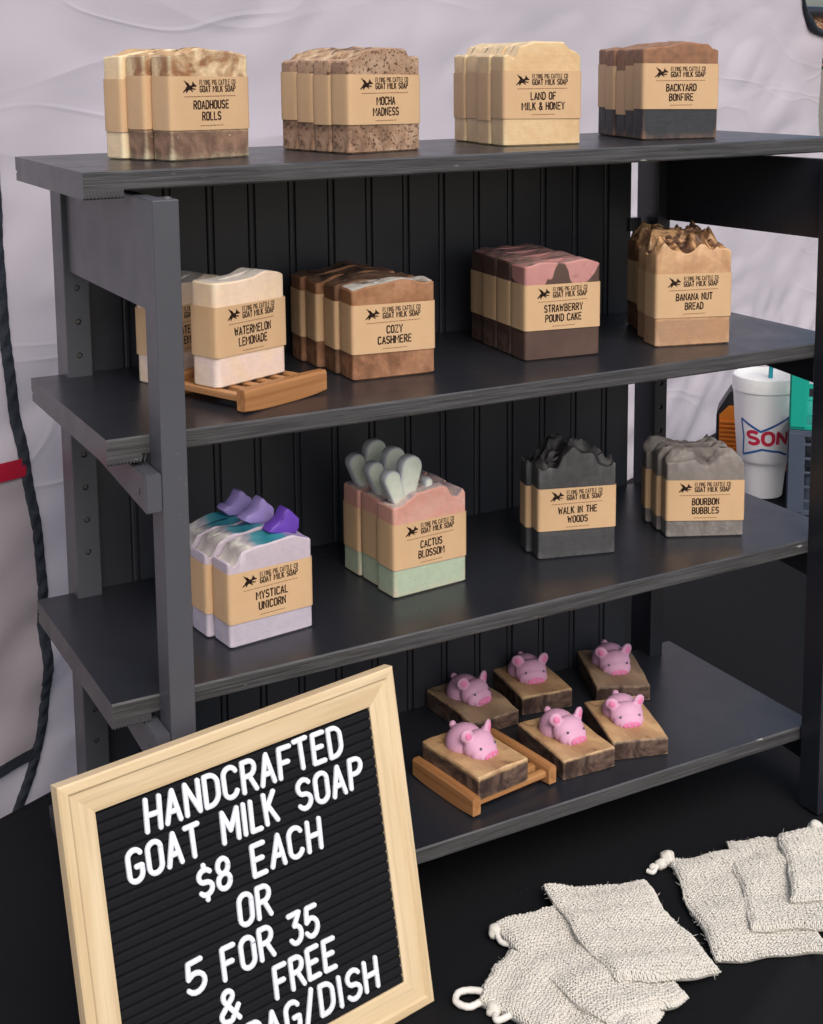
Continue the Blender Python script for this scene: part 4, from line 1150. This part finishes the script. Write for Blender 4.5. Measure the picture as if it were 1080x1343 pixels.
    mid = P+d*L*.5+rnd.normal(0, .004, (nf, 3)); end = P+d*L+rnd.normal(0, .008, (nf, 3)); end[:, 2] = np.maximum(end[:, 2], .002)
    X = np.stack([P-sdv, P+sdv, mid+sdv, mid-sdv, end+sdv*.4, end-sdv*.4], 1).reshape(-1, 3); VV.append(X)
    i = np.arange(nf)[:, None]*6+base
    FF.append((i+np.array([[0, 1, 2, 3]])).reshape(-1, 4)); FF.append((i+np.array([[3, 2, 4, 5]])).reshape(-1, 4))
    me = mesh_np('knit_pouch', np.concatenate(VV)*U, np.concatenate(FF), True)
    link('knit_pouch', me, YARN, root)
    return root, (cx, cy)
def cord(root, c, pts, r, name='drawstring'):
    b = bmesh.new(); P = crv([(x-c[0], y-c[1], z) for x, y, z in pts], 8)
    rad = [U*r*(1+.04*math.sin(i*1.9)) for i in range(len(P))]
    add_tube(b, [Vector(p)*U for p in P], r*U, 8, True, rad)
    link(name, bm_mesh(b, name, 70), CORD, root)
def fluff(root, c, p, r, seed, name='cord_knot'):
    b = bmesh.new(); bmesh.ops.create_icosphere(b, subdivisions=3, radius=r*U)
    for v in b.verts: v.co *= 1+.35*noise.noise(v.co*160+Vector((seed, 0, 0)))
    for v in b.verts: v.co += Vector((p[0]-c[0], p[1]-c[1], p[2]))*U
    link(name, bm_mesh(b, name, 70), YARN, root)
r0, c0 = knit_bag('natural knitted soap bag with a white drawstring loop, lowest of the left fan', [(1.627, -.435), (1.858, -.268), (2.16, -.80), (1.84, -.95)], (.0, .0, .0, .0), 1)
cord(r0, c0, [(1.70, -.47, .025), (1.655, -.40, .028), (1.60, -.365, .02), (1.565, -.40, .018), (1.59, -.445, .018), (1.65, -.45, .02), (1.665, -.50, .018), (1.64, -.55, .018), (1.70, -.555, .022), (1.72, -.56, .03)], .0125)
fluff(r0, c0, (1.655, -.50, .02), .026, 2)
r1, c1 = knit_bag('natural knitted soap bag in the middle of the left fan with a curled corner', [(1.878, -.119), (2.29, -.13), (2.285, -.80), (1.93, -.80)], (.004, .0, .006, .034), 2)
fluff(r1, c1, (1.885, -.145, .03), .026, 5); cord(r1, c1, [(1.885, -.16, .03), (1.88, -.20, .02), (1.90, -.23, .02)], .011)
knit_bag('natural knitted soap bag lying on top of the left fan', [(2.185, -.035), (2.574, -.20), (2.46, -.765), (2.068, -.645)], (.032, .010, .016, .048), 3)
r2, c2 = knit_bag('natural knitted soap bag with a knotted cord, leftmost of the right fan', [(2.78, -.096), (3.149, -.24), (2.906, -.844), (2.501, -.675)], (0, 0, 0, 0), 4)
fluff(r2, c2, (2.77, -.09, .03), .03, 1); fluff(r2, c2, (2.725, -.10, .02), .022, 3); fluff(r2, c2, (2.69, -.095, .015), .017, 4)
cord(r2, c2, [(2.76, -.09, .03), (2.71, -.10, .02), (2.67, -.12, .012), (2.655, -.10, .012)], .010)
knit_bag('natural knitted soap bag lying in the middle of the right fan', [(3.06, -.125), (3.419, -.29), (3.083, -.825), (2.705, -.645)], (.006, .004, .03, .032), 5)
r3, c3 = knit_bag('natural knitted soap bag at the right edge, uppermost of the right fan', [(3.245, -.235), (3.624, -.38), (3.34, -.797), (2.944, -.629)], (.036, .03, .06, .062), 6)
fluff(r3, c3, (3.42, -.27, .06), .034, 8)

# ---------------------------------------------------------------- paper cup behind the shelf
def build_cup():
    t = thing('foam_cup', 'tall white foam drink cup with a lid and teal straw behind the shelf', 'cup', W(6.566, 3.413, TZ))
    s = N('white_foam', .45, .4); f = s.voro(500); s.color(s.mix(f, (.74, .73, .74, 1), (.80, .79, .80, 1))); s.bump(f, .1, .0005)
    FOAM = s.m
    prof = [(.0, 0), (.142, 0), (.15, .006), (.158, .10), (.170, .225), (.176, .262), (.180, .27), (.190, .285), (.197, .30), (.222, .60), (.236, .80), (.238, .812), (.238, .85)]
    b = bmesh.new(); add_lathe(b, [(r*U, z*U) for r, z in prof], 56); link('cup_body', bm_mesh(b, 'cup_body', 35), FOAM, t)
    b = bmesh.new(); add_lathe(b, [(.238*U, .836*U), (.247*U, .838*U), (.247*U, .925*U), (.243*U, .945*U), (.232*U, .95*U), (.215*U, .935*U), (.19*U, .912*U), (.10*U, .915*U), (.02*U, .915*U), (0, .915*U)], 56)
    link('lid', bm_mesh(b, 'lid', 50), mat_plain('lid_plastic', (.76, .76, .75, 1), .3), t)
    b = bmesh.new(); add_tube(b, [(.03*U, -.02*U, .86*U), (.045*U, -.03*U, 1.30*U)], .017*U, 12)
    link('straw', bm_mesh(b, 'straw', 60), mat_plain('teal_straw', lin(24, 140, 150), .4), t)
    # printed panel: wrapped on the cup side; azimuth 0 faces the viewer
    vx = Vector((-.653-6.566, -4.178-3.413, 0)).normalized(); az0 = math.atan2(vx.y, vx.x)
    def rad(z):
        pr = [(p[1], p[0]) for p in prof[1:]]
        for (a, ra), (c, rc) in zip(pr, pr[1:]):
            if a <= z <= c: return ra+(rc-ra)*(z-a)/(c-a+1e-9)
        return .238
    def on(x, z, off=.0015): a = az0+x/.2; r = rad(z)+off; return Vector((r*math.cos(a)*U, r*math.sin(a)*U, z*U))
    def ribbon(bm, pts, hw):
        P = []
        for (a, b_), (c, d) in zip(pts, pts[1:]):
            n = max(2, int(math.hypot(c-a, d-b_)/.012))
            for k in range(n): P.append((a+(c-a)*k/n, b_+(d-b_)*k/n))
        P.append(pts[-1]); L = []
        for i, (x, z) in enumerate(P):
            a = P[max(i-1, 0)]; c = P[min(i+1, len(P)-1)]; d = Vector((c[0]-a[0], c[1]-a[1])); d.normalize()
            L.append((bm.verts.new(on(x-d.y*hw, z+d.x*hw)), bm.verts.new(on(x+d.y*hw, z-d.x*hw))))
        for p, q in zip(L, L[1:]): bm.faces.new((p[0], p[1], q[1], q[0]))
    b = bmesh.new()
    ribbon(b, [(-.165, .63), (-.02, .545), (.13, .625), (.205, .66)], .0085)
    ribbon(b, [(-.165, .63), (-.150, .49), (-.165, .345)], .007)
    ribbon(b, [(-.165, .345), (-.01, .405), (.12, .385), (.2, .35)], .0085)
    link('blue_outline', bm_mesh(b, 'blue_outline'), mat_plain('blue_print', lin(40, 86, 150), .5), t)
    b = bmesh.new(); x = -.112
    for ch in 'SONIC':
        gw = .075 if ch != 'I' else .02
        for st in glyph(ch, gw/.095):
            ribbon(b, [(x+p*.095, .445+q*.095) for p, q in st], .0135)
        x += gw+.032
    link('red_lettering', bm_mesh(b, 'red_lettering'), mat_plain('red_print', lin(188, 34, 66), .5), t)
build_cup()

# ---------------------------------------------------------------- folding crates and case behind the shelf
def crate(label, c, yaw, z, size, mat, name='folding_crate'):
    """open crate with corner panels and a lattice of bars"""
    L, D, H = size
    t = thing(name, label, 'crate', W(c[0], c[1], z), R(yaw), 'folding crates behind the shelf')
    b = bmesh.new()
    def bx(x0, x1, y0, y1, z0, z1): add_box(b, x0*U, x1*U, y0*U, y1*U, z0*U, z1*U, .0006)
    th = .02
    for side in range(4):
        pass
    def wall(fn, length):
        # corner panel, lattice bars, rails
        fn(0, .105, .02, H-.02, -.012, th); fn(length-.105, length, .02, H-.02, -.012, th)
        fn(0, length, 0, .035, 0, th); fn(0, length, H-.045, H, -.008, th)
        n = max(2, int((length-.21)/.075))
        for k in range(n+1):
            x = .105+(length-.21)*k/n; fn(x-.010, x+.010, .035, H-.045, .002, th-.004)
        m_ = max(2, int(H/.095))
        for k in range(1, m_): zz = H*k/m_; fn(.105, length-.105, zz-.009, zz+.009, .004, th-.006)
        fn(.105, length-.105, .035, H-.045, th-.0055, th-.0005) if False else None
    wall(lambda a, c_, z0, z1, d0, d1: bx(a, c_, d0, d1, z0, z1), L)
    wall(lambda a, c_, z0, z1, d0, d1: bx(a, c_, D-d1, D-d0, z0, z1), L)
    wall(lambda a, c_, z0, z1, d0, d1: bx(d0+.0007, d1, a+.024, c_-.0, z0+.0008, z1-.0008), D-.024)
    wall(lambda a, c_, z0, z1, d0, d1: bx(L-d1, L-d0-.0007, a+.024, c_-.0, z0+.0008, z1-.0008), D-.024)
    link('lattice_walls', bm_mesh(b, 'lattice_walls'), mat, t)
    b = bmesh.new(); add_box(b, .02*U, (L-.02)*U, .022*U, (D-.02)*U, .006*U, .03*U)
    link('crate_floor', bm_mesh(b, 'crate_floor'), mat, t)
    return t
TEAL = mat_plain('teal_plastic', lin(20, 160, 142), .4); SLATE = mat_plain('slate_grey_plastic', lin(72, 82, 98), .45)
crate('slate grey folding lattice crate at the bottom of the pair by the cup', (6.385, 2.96), -46, TZ, (1.2, .9, .64), SLATE)
crate('teal folding lattice crate stacked on the grey crate by the cup', (6.387, 2.955), -46, TZ+.645, (1.2, .9, .56), TEAL)
def build_case():
    t = thing('tool_case', 'black carrying case with an orange ribbed end standing behind the cup', 'case', W(6.66, 4.06, TZ), R(-44))
    out = [(-.0, 0), (.7, 0), (.7, .48), (.60, .67), (.11, .67), (0, .48)]
    b = bmesh.new()
    A = [b.verts.new((x*U, 0, z*U)) for x, z in out]; B = [b.verts.new((x*U, .3*U, z*U)) for x, z in out]
    for i in range(6): b.faces.new((A[i], A[(i+1) % 6], B[(i+1) % 6], B[i]))
    b.faces.new(A[::-1]); b.faces.new(B)
    bmesh.ops.bevel(b, geom=b.edges[:], offset=.003, segments=2, affect='EDGES')
    link('case_body', bm_mesh(b, 'case_body', 40), mat_plain('black_case_plastic', (.012, .012, .014, 1), .5), t)
    b = bmesh.new(); o2 = [(.025, .04), (.6, .04), (.6, .55), (.10, .55), (.025, .47)]
    A = [b.verts.new((x*U, -.018*U, z*U)) for x, z in o2]; B = [b.verts.new((x*U, .01*U, z*U)) for x, z in o2]
    for i in range(5): b.faces.new((A[i], A[(i+1) % 5], B[(i+1) % 5], B[i]))
    b.faces.new(A[::-1]); b.faces.new(B)
    for k in range(9): add_box(b, (.03)*U, .59*U, -.034*U, -.016*U, (.12+k*.036)*U, (.138+k*.036)*U, .0008)
    link('orange_panel', bm_mesh(b, 'orange_panel', 30), mat_plain('orange_plastic', lin(214, 122, 36), .45), t)
    b = bmesh.new(); add_box(b, .15*U, .55*U, .07*U, .24*U, .672*U, .72*U, .003)
    link('handle', bm_mesh(b, 'handle'), mat_plain('tan_handle', lin(196, 160, 130), .6), t)
build_case()
